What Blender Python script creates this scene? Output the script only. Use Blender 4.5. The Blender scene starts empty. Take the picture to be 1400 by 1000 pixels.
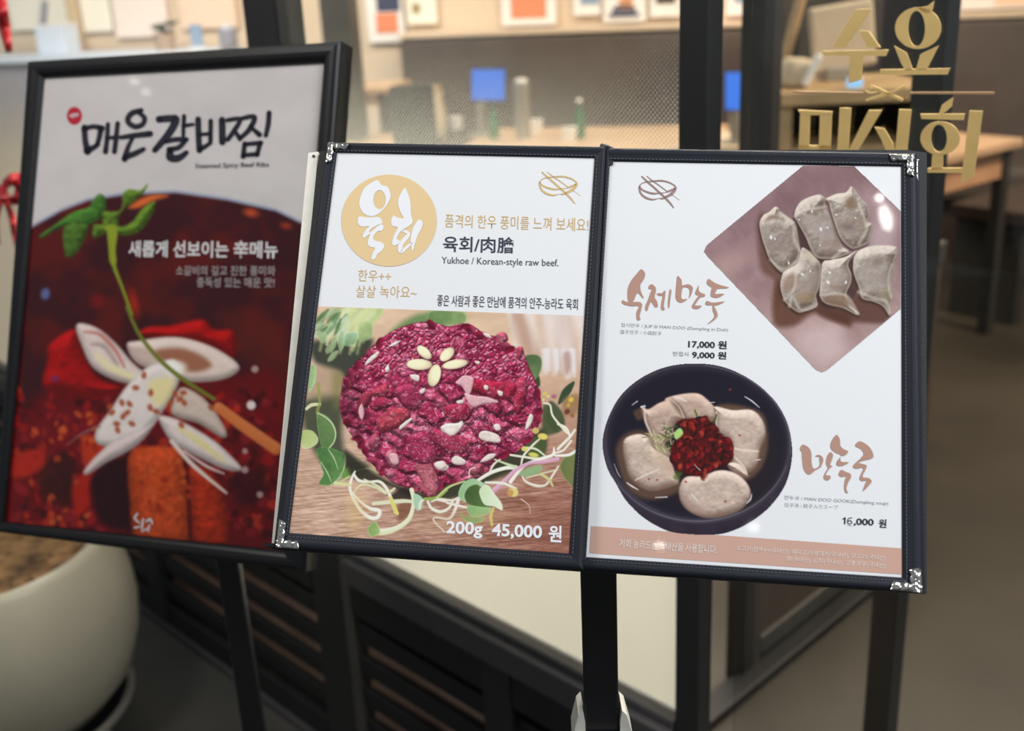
import bpy, bmesh, math, random
import numpy as np
from mathutils import Vector, Matrix

# ================================================================ camera, world, lights, exposure
F_PX, CAM_H = 1500.0, 1.40
_d = np.array([200.0, 4200.0, F_PX]); _d /= np.linalg.norm(_d)          # straight down, seen from the tilted camera
_f = np.array([0, 0, 1.0]) - _d * _d[2]; _f /= np.linalg.norm(_f)
RW = np.array([np.cross(_d, _f), _f, -_d])                              # camera axes -> world axes
CAM = np.array([0.0, 0.0, CAM_H])
SC = bpy.context.scene
COL = SC.collection
cd = bpy.data.cameras.new('camera'); cd.sensor_width = 36.0; cd.sensor_fit = 'HORIZONTAL'; cd.lens = F_PX / 1400 * 36
cd.clip_start = .02; cd.clip_end = 100
cd.dof.use_dof = True; cd.dof.focus_distance = .80; cd.dof.aperture_fstop = 5.6
cam = bpy.data.objects.new('camera', cd); COL.objects.link(cam); SC.camera = cam
_cx, _cy, _cz = RW @ np.array([1, 0, 0.0]), -(RW @ np.array([0, 1.0, 0])), -(RW @ np.array([0, 0, 1.0]))
cam.matrix_world = Matrix(((_cx[0], _cy[0], _cz[0], 0), (_cx[1], _cy[1], _cz[1], 0), (_cx[2], _cy[2], _cz[2], CAM_H), (0, 0, 0, 1)))

world = bpy.data.worlds.new('world'); SC.world = world; world.use_nodes = True
bg = world.node_tree.nodes['Background']; bg.inputs[0].default_value = (.86, .93, 1.0, 1); bg.inputs[1].default_value = .26

def area(name, loc, target, size, power, colour, shape='DISK', size_y=None, spread=None):
    l = bpy.data.lights.new(name, 'AREA'); l.shape = shape; l.size = size; l.energy = power; l.color = colour
    if size_y: l.size_y = size_y
    if spread: l.spread = math.radians(spread)
    o = bpy.data.objects.new(name, l); COL.objects.link(o); o.location = loc
    o.rotation_euler = (Vector(target) - Vector(loc)).to_track_quat('-Z', 'Y').to_euler(); return o
area('mall_ceiling_panel', (1.40, -.20, 2.75), (.10, .8, 1.1), 1.0, 50, (.95, .97, 1.0), 'RECTANGLE', .9)
area('mall_ceiling_panel_left', (-1.25, .62, 2.75), (-.45, 1.3, 1.0), .6, 21, (1, .96, .90))  # added fill that brightens the poster, no fixture of the passage
area('dining_ceiling_light', (.6, 4.6, 2.7), (.6, 5.2, .9), 2.4, 48, (1, .84, .66), 'RECTANGLE', .8)
area('dining_ceiling_light_right', (2.5, 2.9, 2.5), (1.6, 3.8, .7), .5, 75, (1, .80, .58))  # added fill aimed at the reddish table apron to brighten it
area('dining_ceiling_light_left', (-1.9, 4.4, 2.7), (-1.6, 5.6, 1.3), 1.6, 90, (1, .94, .86), 'RECTANGLE', .8)
area('window_ceiling_light', (.55, 2.3, 2.7), (-.05, 1.4, .7), .6, 31, (1, .96, .87), 'DISK', None, 80)  # added narrow fill aimed at the cream film so it looks backlit
area('entrance_ceiling_light', (1.15, 2.3, 2.7), (1.2, 2.3, 0), .5, 4, (1, .84, .64))

SC.view_settings.view_transform = 'Standard'; SC.view_settings.look = 'None'
SC.view_settings.exposure = 0.0; SC.view_settings.gamma = 1.0; SC.view_settings.use_curve_mapping = False

# ================================================================ helpers
def ray(x, y): return RW @ np.array([(x - 700) / F_PX, (y - 500) / F_PX, 1.0])
def z_at(x, y, z): r = ray(x, y); return CAM + r * ((z - CAM_H) / r[2])
def y_at(x, y, Y): r = ray(x, y); return CAM + r * (Y / r[1])
def heading(x):
    r = ray(x, -35 + (700 - x) * .0476); r[2] = 0; return r / np.linalg.norm(r)

class Plane:
    """a real flat sheet in the room; P() gives the point of it on a sight line"""
    def __init__(s, o, n):
        s.o = np.asarray(o, float); s.n = np.asarray(n, float) / np.linalg.norm(n)
        if np.dot(s.n, CAM - s.o) < 0: s.n = -s.n                          # towards the viewer
    def P(s, x, y, lift=0.0):
        r = ray(x, y); o = s.o + s.n * lift
        return CAM + r * (np.dot(o - CAM, s.n) / np.dot(r, s.n))

def sheet_from_quad(q, width):
    """pose of a rectangular sheet of known width from its four corners"""
    A = []
    for (u, v), (x, y) in zip([(0, 0), (1, 0), (1, 1), (0, 1)], q):
        x -= 700; y -= 500
        A.append([u, v, 1, 0, 0, 0, -u * x, -v * x, -x]); A.append([0, 0, 0, u, v, 1, -u * y, -v * y, -y])
    H = np.linalg.svd(np.array(A, float))[2][-1].reshape(3, 3); M = np.diag([1 / F_PX, 1 / F_PX, 1]) @ H
    M /= np.linalg.norm(M[:, 0]); M *= np.sign(M[2, 2]); W = RW @ M * width
    return Plane(W[:, 2] + CAM, np.cross(W[:, 0], W[:, 1]))

def mat(name, c, rough=.5, metal=0.0, noise=0.0, nscale=30.0, coat=0.0, spec=.5, emit=None, bump=0.0, bscale=200.0, trans=0.0):
    m = bpy.data.materials.new(name); m.use_nodes = True; nt = m.node_tree; b = nt.nodes['Principled BSDF']
    b.inputs['Base Color'].default_value = (*c, 1); b.inputs['Roughness'].default_value = rough; b.inputs['Metallic'].default_value = metal
    b.inputs['Coat Weight'].default_value = coat; b.inputs['Coat Roughness'].default_value = .03; b.inputs['Specular IOR Level'].default_value = .05 if coat else spec
    tc = nt.nodes.new('ShaderNodeTexCoord')
    if noise:
        n = nt.nodes.new('ShaderNodeTexNoise'); n.inputs['Scale'].default_value = nscale; n.inputs['Detail'].default_value = 5
        r = nt.nodes.new('ShaderNodeValToRGB'); r.color_ramp.elements[0].position = .3; r.color_ramp.elements[1].position = .7
        r.color_ramp.elements[0].color = (*[x * (1 - noise) for x in c], 1); r.color_ramp.elements[1].color = (*[min(1, x * (1 + noise)) for x in c], 1)
        nt.links.new(tc.outputs['Object'], n.inputs['Vector']); nt.links.new(n.outputs['Fac'], r.inputs['Fac']); nt.links.new(r.outputs['Color'], b.inputs['Base Color'])
    if bump:
        n2 = nt.nodes.new('ShaderNodeTexNoise'); n2.inputs['Scale'].default_value = bscale; bp = nt.nodes.new('ShaderNodeBump'); bp.inputs['Strength'].default_value = bump; bp.inputs['Distance'].default_value = .001
        nt.links.new(tc.outputs['Object'], n2.inputs['Vector']); nt.links.new(n2.outputs['Fac'], bp.inputs['Height']); nt.links.new(bp.outputs['Normal'], b.inputs['Normal'])
    if emit: b.inputs['Emission Color'].default_value = (*emit[0], 1); b.inputs['Emission Strength'].default_value = emit[1]
    return m
def lin(c): return tuple(((v / 255) / 12.92 if v / 255 <= .04045 else ((v / 255 + .055) / 1.055) ** 2.4) for v in c)
PAPER = .80 / lin((233, 233, 233))[0]                                      # white stock = 80 % reflectance
def ink(c, k=1.0): return tuple(min(.9, v * PAPER * k) for v in lin(c))

def print_mat(name, coat=1.0):
    m = bpy.data.materials.new(name); m.use_nodes = True; nt = m.node_tree; b = nt.nodes['Principled BSDF']
    a = nt.nodes.new('ShaderNodeVertexColor'); a.layer_name = 'ink'; nt.links.new(a.outputs['Color'], b.inputs['Base Color'])
    b.inputs['Roughness'].default_value = .45; b.inputs['Specular IOR Level'].default_value = .05; b.inputs['Coat Weight'].default_value = coat; b.inputs['Coat Roughness'].default_value = .03; return m
def glass_mat(name, tint, gloss=1.0):
    m = bpy.data.materials.new(name); m.use_nodes = True; nt = m.node_tree; nt.nodes.remove(nt.nodes['Principled BSDF']); out = nt.nodes['Material Output']
    t = nt.nodes.new('ShaderNodeBsdfTransparent'); t.inputs[0].default_value = (*tint, 1); g = nt.nodes.new('ShaderNodeBsdfGlossy'); g.inputs['Roughness'].default_value = .02
    lw = nt.nodes.new('ShaderNodeLayerWeight'); lw.inputs[0].default_value = .5; f = nt.nodes.new('ShaderNodeMath'); f.operation = 'POWER'; f.inputs[1].default_value = 5.0; nt.links.new(lw.outputs['Facing'], f.inputs[0])
    ad = nt.nodes.new('ShaderNodeMath'); ad.operation = 'ADD'; ad.inputs[1].default_value = .03; nt.links.new(f.outputs[0], ad.inputs[0]); f = ad
    mu = nt.nodes.new('ShaderNodeMath'); mu.operation = 'MULTIPLY'; mu.inputs[1].default_value = gloss
    mx = nt.nodes.new('ShaderNodeMixShader'); nt.links.new(f.outputs[0], mu.inputs[0]); nt.links.new(mu.outputs[0], mx.inputs[0]); nt.links.new(t.outputs[0], mx.inputs[1]); nt.links.new(g.outputs[0], mx.inputs[2])
    nt.links.new(mx.outputs[0], out.inputs[0]); return m
def film_mat(name, pitch, z0, z1, colour):
    """cream privacy film: solid below z0, thinning through a dot screen to clear at z1 (UV in metres)"""
    m = bpy.data.materials.new(name); m.use_nodes = True; nt = m.node_tree; nt.nodes.remove(nt.nodes['Principled BSDF']); out = nt.nodes['Material Output']
    N = nt.nodes.new; L = nt.links.new
    uv = N('ShaderNodeUVMap'); uv.uv_map = 'UVMap'; rot = N('ShaderNodeVectorRotate'); rot.rotation_type = 'Z_AXIS'; rot.inputs['Angle'].default_value = math.pi / 4
    vo = N('ShaderNodeTexVoronoi'); vo.voronoi_dimensions = '2D'; vo.inputs['Scale'].default_value = 1 / pitch; vo.inputs['Randomness'].default_value = 0
    L(uv.outputs[0], rot.inputs['Vector']); L(rot.outputs[0], vo.inputs['Vector'])
    sx = N('ShaderNodeSeparateXYZ'); L(uv.outputs[0], sx.inputs[0])
    mr = N('ShaderNodeMapRange'); mr.inputs['From Min'].default_value = z0; mr.inputs['From Max'].default_value = z1; mr.inputs['To Min'].default_value = .80; mr.inputs['To Max'].default_value = .0; mr.interpolation_type = 'LINEAR'
    L(sx.outputs[1], mr.inputs['Value'])
    lt = N('ShaderNodeMath'); lt.operation = 'LESS_THAN'; L(vo.outputs['Distance'], lt.inputs[0]); L(mr.outputs[0], lt.inputs[1])
    t = N('ShaderNodeBsdfTransparent'); d = N('ShaderNodeBsdfDiffuse'); d.inputs[0].default_value = (*colour, 1); tr = N('ShaderNodeBsdfTranslucent'); tr.inputs[0].default_value = (*colour, 1)
    m1 = N('ShaderNodeMixShader'); m1.inputs[0].default_value = .6; L(d.outputs[0], m1.inputs[1]); L(tr.outputs[0], m1.inputs[2])
    m2 = N('ShaderNodeMixShader'); L(lt.outputs[0], m2.inputs[0]); L(t.outputs[0], m2.inputs[1]); L(m1.outputs[0], m2.inputs[2]); L(m2.outputs[0], out.inputs[0]); return m

def tag(o, label=None, cat=None, group=None, kind=None):
    if label: o['label'] = label
    if cat: o['category'] = cat
    if group: o['group'] = group
    if kind: o['kind'] = kind
    return o
def thing(name, loc, label, cat, group=None, rz=0.0):
    o = bpy.data.objects.new(name, None); COL.objects.link(o); o.location = Vector(loc); o.rotation_euler = (0, 0, rz); o.empty_display_size = .05
    return tag(o, label, cat, group)
def root_of(o):
    while o.parent: o = o.parent
    return o
def fix(o, parent, local):
    if parent is not None:
        o.parent = parent
        if not local:
            r = root_of(parent)
            if r.type == 'EMPTY' and parent is r: o.matrix_parent_inverse = (Matrix.Translation(r.location) @ r.rotation_euler.to_matrix().to_4x4()).inverted()
def mesh(name, V, F, m, parent=None, smooth=False, local=False, label=None):
    me = bpy.data.meshes.new(name); me.from_pydata([tuple(map(float, v)) for v in V], [], F); me.materials.append(m)
    if smooth: me.polygons.foreach_set('use_smooth', [True] * len(me.polygons))
    me.update(); o = bpy.data.objects.new(name, me); COL.objects.link(o); fix(o, parent, local)
    if label: o['label'] = label
    return o
class MB:
    """collects shapes and links them as ONE mesh object"""
    def __init__(s): s.bm = bmesh.new()
    def box(s, c, size, ax=None, bev=0.0, seg=2):
        M = Matrix.Identity(4)
        if ax is not None:
            for i, a in enumerate(ax):
                for k in range(3): M[k][i] = a[k]
        for i in range(3):
            for k in range(3): M[k][i] *= size[i]
        for k in range(3): M[k][3] = c[k]
        r = bmesh.ops.create_cube(s.bm, size=1.0, matrix=M)
        if bev > 0:
            es = list({e for v in r['verts'] for e in v.link_edges}); bmesh.ops.bevel(s.bm, geom=es, offset=bev, segments=seg, affect='EDGES', profile=.5)
        return s
    def cyl(s, a, b, r0, r1=None, n=24):
        a, b = Vector(a), Vector(b); d = b - a; q = d.to_track_quat('Z', 'Y').to_matrix().to_4x4()
        bmesh.ops.create_cone(s.bm, cap_ends=True, segments=n, radius1=r0, radius2=r0 if r1 is None else r1, depth=d.length, matrix=Matrix.Translation((a + b) / 2) @ q); return s
    def lathe(s, c, prof, n=48):
        rings = []
        for r, z in prof:
            if r < 1e-5: rings.append([s.bm.verts.new((c[0], c[1], c[2] + z))])
            else: rings.append([s.bm.verts.new((c[0] + r * math.cos(2 * math.pi * i / n), c[1] + r * math.sin(2 * math.pi * i / n), c[2] + z)) for i in range(n)])
        for A, B in zip(rings, rings[1:]):
            for i in range(n):
                j = (i + 1) % n
                f = [A[0], B[i], B[j]] if len(A) == 1 else ([A[i], A[j], B[0]] if len(B) == 1 else [A[i], A[j], B[j], B[i]])
                if len(A) == 1 and len(B) == 1: continue
                try: s.bm.faces.new(f)
                except ValueError: pass
        return s
    def tube(s, pts, rad, n=10):
        P = [Vector(p) for p in pts]; rings = []
        R = rad if hasattr(rad, '__len__') else [rad] * len(P)
        for i, p in enumerate(P):
            t = (P[min(i + 1, len(P) - 1)] - P[max(i - 1, 0)]).normalized(); u = t.orthogonal().normalized()
            if rings: u = (pu - t * pu.dot(t)).normalized()
            pu = u; w = t.cross(u)
            rings.append([s.bm.verts.new(p + (u * math.cos(2 * math.pi * k / n) + w * math.sin(2 * math.pi * k / n)) * R[i]) for k in range(n)])
        for A, B in zip(rings, rings[1:]):
            for k in range(n): s.bm.faces.new([A[k], A[(k + 1) % n], B[(k + 1) % n], B[k]])
        s.bm.faces.new(rings[0][::-1]); s.bm.faces.new(rings[-1]); return s
    def prism(s, pts, n, back, front):
        """polygon of 3-D points pushed along n from -back to +front"""
        n = Vector(n); a = [s.bm.verts.new(Vector(p) - n * back) for p in pts]; b = [s.bm.verts.new(Vector(p) + n * front) for p in pts]; m = len(pts)
        s.bm.faces.new(a); s.bm.faces.new(b[::-1])
        for i in range(m): s.bm.faces.new([a[i], b[i], b[(i + 1) % m], a[(i + 1) % m]])
        return s
    def build(s, name, m, parent=None, smooth=False, local=False, label=None):
        bmesh.ops.recalc_face_normals(s.bm, faces=s.bm.faces[:]); me = bpy.data.meshes.new(name); s.bm.to_mesh(me); s.bm.free(); me.materials.append(m)
        if smooth:
            me.polygons.foreach_set('use_smooth', [True] * len(me.polygons))
            if hasattr(me, 'set_sharp_from_angle'): me.set_sharp_from_angle(angle=math.radians(40))
        o = bpy.data.objects.new(name, me); COL.objects.link(o); fix(o, parent, local)
        if label: o['label'] = label
        return o
def copy_tree(o, parent=None):
    c = o.copy(); COL.objects.link(c)
    if parent is not None: c.parent = parent; c.matrix_parent_inverse = o.matrix_parent_inverse.copy()
    for ch in list(o.children): copy_tree(ch, c)
    return c

# ---- flat lettering printed on, or cut out for, a sheet
def poly_mesh(polys):
    V, F = [], []
    for p in polys: F.append(list(range(len(V), len(V) + len(p)))); V += p
    return V, F
def brush(pts, wid, n=6):
    """a brush stroke as a ribbon polygon with rounded ends"""
    q = [np.array(p) for p in crom(pts, False, n)]; m = len(q); W = np.interp(np.linspace(0, 1, m), np.linspace(0, 1, len(wid)), wid) / 2
    L, R = [], []
    for i in range(m):
        t = q[min(i + 1, m - 1)] - q[max(i - 1, 0)]; t = t / (np.linalg.norm(t) + 1e-9); nn = np.array([-t[1], t[0]])
        L.append(q[i] + nn * W[i]); R.append(q[i] - nn * W[i])
    quads = [[L[i], L[i + 1], R[i + 1], R[i]] for i in range(m - 1)]
    for e, w in ((q[0], W[0]), (q[-1], W[-1])):
        quads.append([e + w * np.array([math.cos(a), math.sin(a)]) for a in np.linspace(0, 2 * math.pi, 13)[:-1]])
    return quads
def lettering(name, plane, polys, m, parent, lift=.0003, thick=0.0, label=None, local=False):
    V, F = poly_mesh(polys); V = [plane.P(x, y, lift) for x, y in V]
    if thick:
        mb = MB()
        for f in F: mb.prism([V[i] for i in f], plane.n, thick, 0.0)
        return mb.build(name, m, parent, label=label)
    return mesh(name, V, F, m, parent, label=label)
def text(name, plane, body, lb, rb, lt, m, parent, bold=0.0, lift=.0003, label=None, nbox=None):
    """set a line of type into the parallelogram lower-left, lower-right, upper-left"""
    c = bpy.data.curves.new('type', 'FONT'); c.body = body; c.offset = bold; c.resolution_u = 3; o = bpy.data.objects.new('type', c); COL.objects.link(o)
    bpy.context.view_layer.update(); me = bpy.data.meshes.new_from_object(o.evaluated_get(bpy.context.evaluated_depsgraph_get()))
    bpy.data.objects.remove(o); bpy.data.curves.remove(c)
    n = len(me.vertices); co = np.zeros(n * 3); me.vertices.foreach_get('co', co); co = co.reshape(-1, 3)
    x0, x1, y0, y1 = co[:, 0].min(), co[:, 0].max(), co[:, 1].min(), co[:, 1].max()
    u, v = (co[:, 0] - x0) / (x1 - x0), (co[:, 1] - y0) / (y1 - y0)
    P0, P1, P2 = plane.P(*lb, lift), plane.P(*rb, lift), plane.P(*lt, lift)
    W = P0 + u[:, None] * (P1 - P0) + v[:, None] * (P2 - P0)
    me.vertices.foreach_set('co', W.ravel()); me.update(); me.materials.clear(); me.materials.append(m); me.name = name
    o = bpy.data.objects.new(name, me); COL.objects.link(o); fix(o, parent, False)
    if label: o['label'] = label
    return o
def photo_print(name, plane, p, m, parent, lift=.0002, k=1.0, label=None, keep=None):
    """a colour print: a fine grid on the sheet carrying its inks"""
    ny, nx = p.X.shape; n = plane.n; o = plane.o + n * lift
    D = np.stack([(p.X - 700) / F_PX, (p.Y - 500) / F_PX, np.ones_like(p.X)], -1) @ RW.T
    V = CAM + D * (np.dot(o - CAM, n) / (D @ n))[..., None]
    idx = np.arange(ny * nx).reshape(ny, nx); F = np.stack([idx[:-1, :-1], idx[1:, :-1], idx[1:, 1:], idx[:-1, 1:]], -1).reshape(-1, 4)
    if keep is not None:
        kk = keep(p); F = F[(kk[:-1, :-1] & kk[1:, :-1] & kk[1:, 1:] & kk[:-1, 1:]).ravel()]
    me = bpy.data.meshes.new(name); me.vertices.add(ny * nx); me.vertices.foreach_set('co', V.ravel())
    me.loops.add(F.size); me.loops.foreach_set('vertex_index', F.ravel().astype(np.int32)); me.polygons.add(len(F)); me.polygons.foreach_set('loop_start', np.arange(0, F.size, 4, dtype=np.int32))
    me.update(calc_edges=True)
    c = np.clip(p.img, 0, 1); L = np.where(c <= .04045, c / 12.92, ((c + .055) / 1.055) ** 2.4) * PAPER * k - .006
    a = me.color_attributes.new('ink', 'FLOAT_COLOR', 'POINT'); rgba = np.ones((ny * nx, 4)); rgba[:, :3] = np.clip(L.reshape(-1, 3), .002, .9); a.data.foreach_set('color', rgba.ravel().astype(np.float32))
    me.materials.append(m); o = bpy.data.objects.new(name, me); COL.objects.link(o); fix(o, parent, False)
    if label: o['label'] = label
    return o
def band(name, plane, outer, inner, prof, m, parent, lab=None, smooth=True):
    """a raised border between two four-sided outlines; prof = list of (t from outer to inner, height)"""
    V, F = [], []; k = len(prof)
    for i in range(4):
        for t, hgt in prof:
            a, b = np.array(outer[i], float), np.array(inner[i], float); q = a + (b - a) * t; V.append(plane.P(q[0], q[1], 0) + plane.n * hgt)
    for i in range(4):
        j = (i + 1) % 4
        for r in range(k - 1): F.append([i * k + r, i * k + r + 1, j * k + r + 1, j * k + r])
    return mesh(name, V, F, m, parent, smooth=False, label=lab)

# ---------------------------------------------------------------- print painter
def Z(ox, oy, s):
    return lambda *pts: [(ox + x * s, oy + y * s) for x, y in pts]

def crom(pts, closed=True, n=5):
    P = [np.array(p, float) for p in pts]; m = len(P); out = []
    for i in range(m if closed else m - 1):
        if closed: a, b, c, d = P[(i - 1) % m], P[i], P[(i + 1) % m], P[(i + 2) % m]
        else: a, b, c, d = P[max(i - 1, 0)], P[i], P[i + 1], P[min(i + 2, m - 1)]
        for k in range(n):
            t = k / n
            out.append(.5 * (2 * b + (c - a) * t + (2 * a - 5 * b + 4 * c - d) * t * t + (3 * b - a - 3 * c + d) * t ** 3))
    if not closed: out.append(P[-1])
    return out

def hash2(ix, iy, seed):
    h = (ix.astype(np.int64) * 374761393 + iy.astype(np.int64) * 668265263 + seed * 974634777) & 0xffffffff
    h = ((h ^ (h >> 13)) * 1274126177) & 0xffffffff
    return ((h ^ (h >> 16)) & 0xffff) / 65535.0

def vnoise(x, y, seed=0):
    ix, iy = np.floor(x), np.floor(y); fx, fy = x - ix, y - iy
    fx = fx * fx * (3 - 2 * fx); fy = fy * fy * (3 - 2 * fy)
    a, b = hash2(ix, iy, seed), hash2(ix + 1, iy, seed); c, d = hash2(ix, iy + 1, seed), hash2(ix + 1, iy + 1, seed)
    return (a + (b - a) * fx) * (1 - fy) + (c + (d - c) * fx) * fy

def fbm(x, y, seed=0, o=3):
    s = 0; a = .5; t = 0
    for k in range(o):
        s = s + a * vnoise(x * 2 ** k, y * 2 ** k, seed + k * 17); t += a; a *= .55
    return s / t

def sstep(a, b, x):
    t = np.clip((x - a) / (b - a), 0, 1); return t * t * (3 - 2 * t)

def col(c): return np.array(c, float) / 255.0

class Paint:
    def __init__(s, quad, step=1.0):
        q = [np.array(p, float) for p in quad]
        nx = int(max(np.linalg.norm(q[1] - q[0]), np.linalg.norm(q[2] - q[3])) / step) + 1
        ny = int(max(np.linalg.norm(q[3] - q[0]), np.linalg.norm(q[2] - q[1])) / step) + 1
        u, v = np.meshgrid(np.linspace(0, 1, nx), np.linspace(0, 1, ny))
        P = (q[0] * ((1 - u) * (1 - v))[..., None] + q[1] * (u * (1 - v))[..., None] + q[2] * (u * v)[..., None] + q[3] * ((1 - u) * v)[..., None])
        s.X, s.Y = P[..., 0], P[..., 1]; s.nx, s.ny = nx, ny; s.step = step
        s.img = np.zeros((ny, nx, 3))
    def win(s, x0, y0, x1, y1):
        m = (s.X >= x0) & (s.X <= x1) & (s.Y >= y0) & (s.Y <= y1)
        r = np.where(m.any(1))[0]; c = np.where(m.any(0))[0]
        if len(r) == 0 or len(c) == 0: return None
        return slice(r[0], r[-1] + 1), slice(c[0], c[-1] + 1)
    def sdf(s, pts, w):
        x, y = s.X[w], s.Y[w]; d = np.full(x.shape, 1e9); ins = np.zeros(x.shape, bool); n = len(pts)
        for i in range(n):
            ax, ay = pts[i]; bx, by = pts[(i + 1) % n]; ex, ey = bx - ax, by - ay
            L = ex * ex + ey * ey + 1e-12
            t = np.clip(((x - ax) * ex + (y - ay) * ey) / L, 0, 1)
            d = np.minimum(d, (x - ax - t * ex) ** 2 + (y - ay - t * ey) ** 2)
            c = ((ay > y) != (by > y)); ins ^= c & (x < ex * (y - ay) / (ey if abs(ey) > 1e-9 else 1e-9) + ax)
        d = np.sqrt(d); return np.where(ins, d, -d)
    def mix(s, w, a, c):
        c = np.asarray(c, float)
        if c.ndim == 1: c = c[None, None, :]
        s.img[w] = s.img[w] * (1 - a[..., None]) + c * a[..., None]
    def poly(s, pts, c, f=1.0, alpha=1.0, smooth=True, shade=None):
        if smooth: pts = crom(pts)
        p = np.array(pts); m = f + 2
        w = s.win(p[:, 0].min() - m, p[:, 1].min() - m, p[:, 0].max() + m, p[:, 1].max() + m)
        if w is None: return
        d = s.sdf(pts, w); a = sstep(-f, f, d) * alpha
        cc = col(c)
        if shade: cc = shade(d, s.X[w], s.Y[w], cc)
        s.mix(w, a, cc)
    def ell(s, cx, cy, rx, ry, c, rot=0, f=1.0, alpha=1.0, shade=None):
        R = max(rx, ry) + f + 2; w = s.win(cx - R, cy - R, cx + R, cy + R)
        if w is None: return
        x, y = s.X[w] - cx, s.Y[w] - cy; ca, sa = np.cos(rot), np.sin(rot)
        u, v = (x * ca + y * sa) / rx, (-x * sa + y * ca) / ry
        r = np.sqrt(u * u + v * v); d = (1 - r) * min(rx, ry); a = sstep(-f, f, d) * alpha
        cc = col(c)
        if shade: cc = shade(u, v, r, s.X[w], s.Y[w], cc)
        s.mix(w, a, cc)
    def stroke(s, pts, wid, c, f=.8, alpha=1.0, hi=None):
        q = crom([(p[0], p[1]) for p in pts], False, 6); n = len(q)
        if np.isscalar(wid): wid = [wid, wid]
        W = np.interp(np.linspace(0, 1, n), np.linspace(0, 1, len(wid)), wid) / 2
        p = np.array(q); m = W.max() + f + 2
        w = s.win(p[:, 0].min() - m, p[:, 1].min() - m, p[:, 0].max() + m, p[:, 1].max() + m)
        if w is None: return
        x, y = s.X[w], s.Y[w]; best = np.full(x.shape, -1e9); side = np.zeros(x.shape)
        for i in range(n - 1):
            ax, ay = p[i]; e = p[i + 1] - p[i]; L = e @ e + 1e-12
            t = np.clip(((x - ax) * e[0] + (y - ay) * e[1]) / L, 0, 1)
            dx, dy = x - ax - t * e[0], y - ay - t * e[1]
            d = W[i] + (W[i + 1] - W[i]) * t - np.sqrt(dx * dx + dy * dy)
            k = d > best; best = np.where(k, d, best); side = np.where(k, dx * -.6 + dy * -.8, side)
        a = sstep(-f, f, best) * alpha; cc = col(c)
        if hi is not None:
            k = np.clip(.5 + side / (2 * W.max()), 0, 1)[..., None]; cc = cc * (1 - k) + col(hi) * k
        s.mix(w, a, cc)

def dome(R, light=(-.35, -.75, .55), amb=.45, dif=.65, tex=.10, ts=4.0, seed=1, rim=None, rimw=3, dark=None, bump=.35, sparkle=.35):
    """shading for a puffed polygon: height from the distance to its edge"""
    def sh(d, x, y, c):
        h = np.sqrt(np.clip(d / R, 0, 1) * (2 - np.clip(d / R, 0, 1))) * R
        n = fbm(x / ts, y / ts, seed) - .5; h = h + n * R * bump
        gy, gx = np.gradient(h); nz = 1 / np.sqrt(1 + gx ** 2 + gy ** 2)
        l = np.array(light) / np.linalg.norm(light)
        lam = np.clip((-gx * l[0] - gy * l[1] + l[2]) * nz, 0, 1)
        v = amb + dif * lam + tex * (fbm(x / ts * 2.3, y / ts * 2.3, seed + 5) - .5) * 2
        cc = c[None, None, :] * v[..., None]
        if dark is not None:
            k = np.clip(1.15 - lam * 1.5, 0, 1)[..., None] * .6; cc = cc * (1 - k) + col(dark) * k
        if rim is not None:
            k = (1 - sstep(0, rimw, d))[..., None] * .45; cc = cc * (1 - k) + col(rim) * k
        sp = sstep(.72, .86, fbm(x / 2.2, y / 2.2, seed + 9, 2)) * lam ** 3 * sparkle
        return np.clip(cc + sp[..., None], 0, 1)
    return sh

def leafsh(c2, ang, k=.5):
    ca, sa = np.cos(ang), np.sin(ang)
    def sh(d, x, y, c):
        t = x * ca + y * sa; t = (t - t.min()) / (np.ptp(t) + 1e-6)
        t = np.clip(t + k * (fbm(x / 9, y / 9, 3) - .5), 0, 1)[..., None]
        cc = c * (1 - t) + col(c2) * t
        e = (1 - sstep(.3, 1.6, d))[..., None] * .35
        return cc * (1 - e) + np.minimum(cc * 1.5 + .1, 1) * e
    return sh

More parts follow.
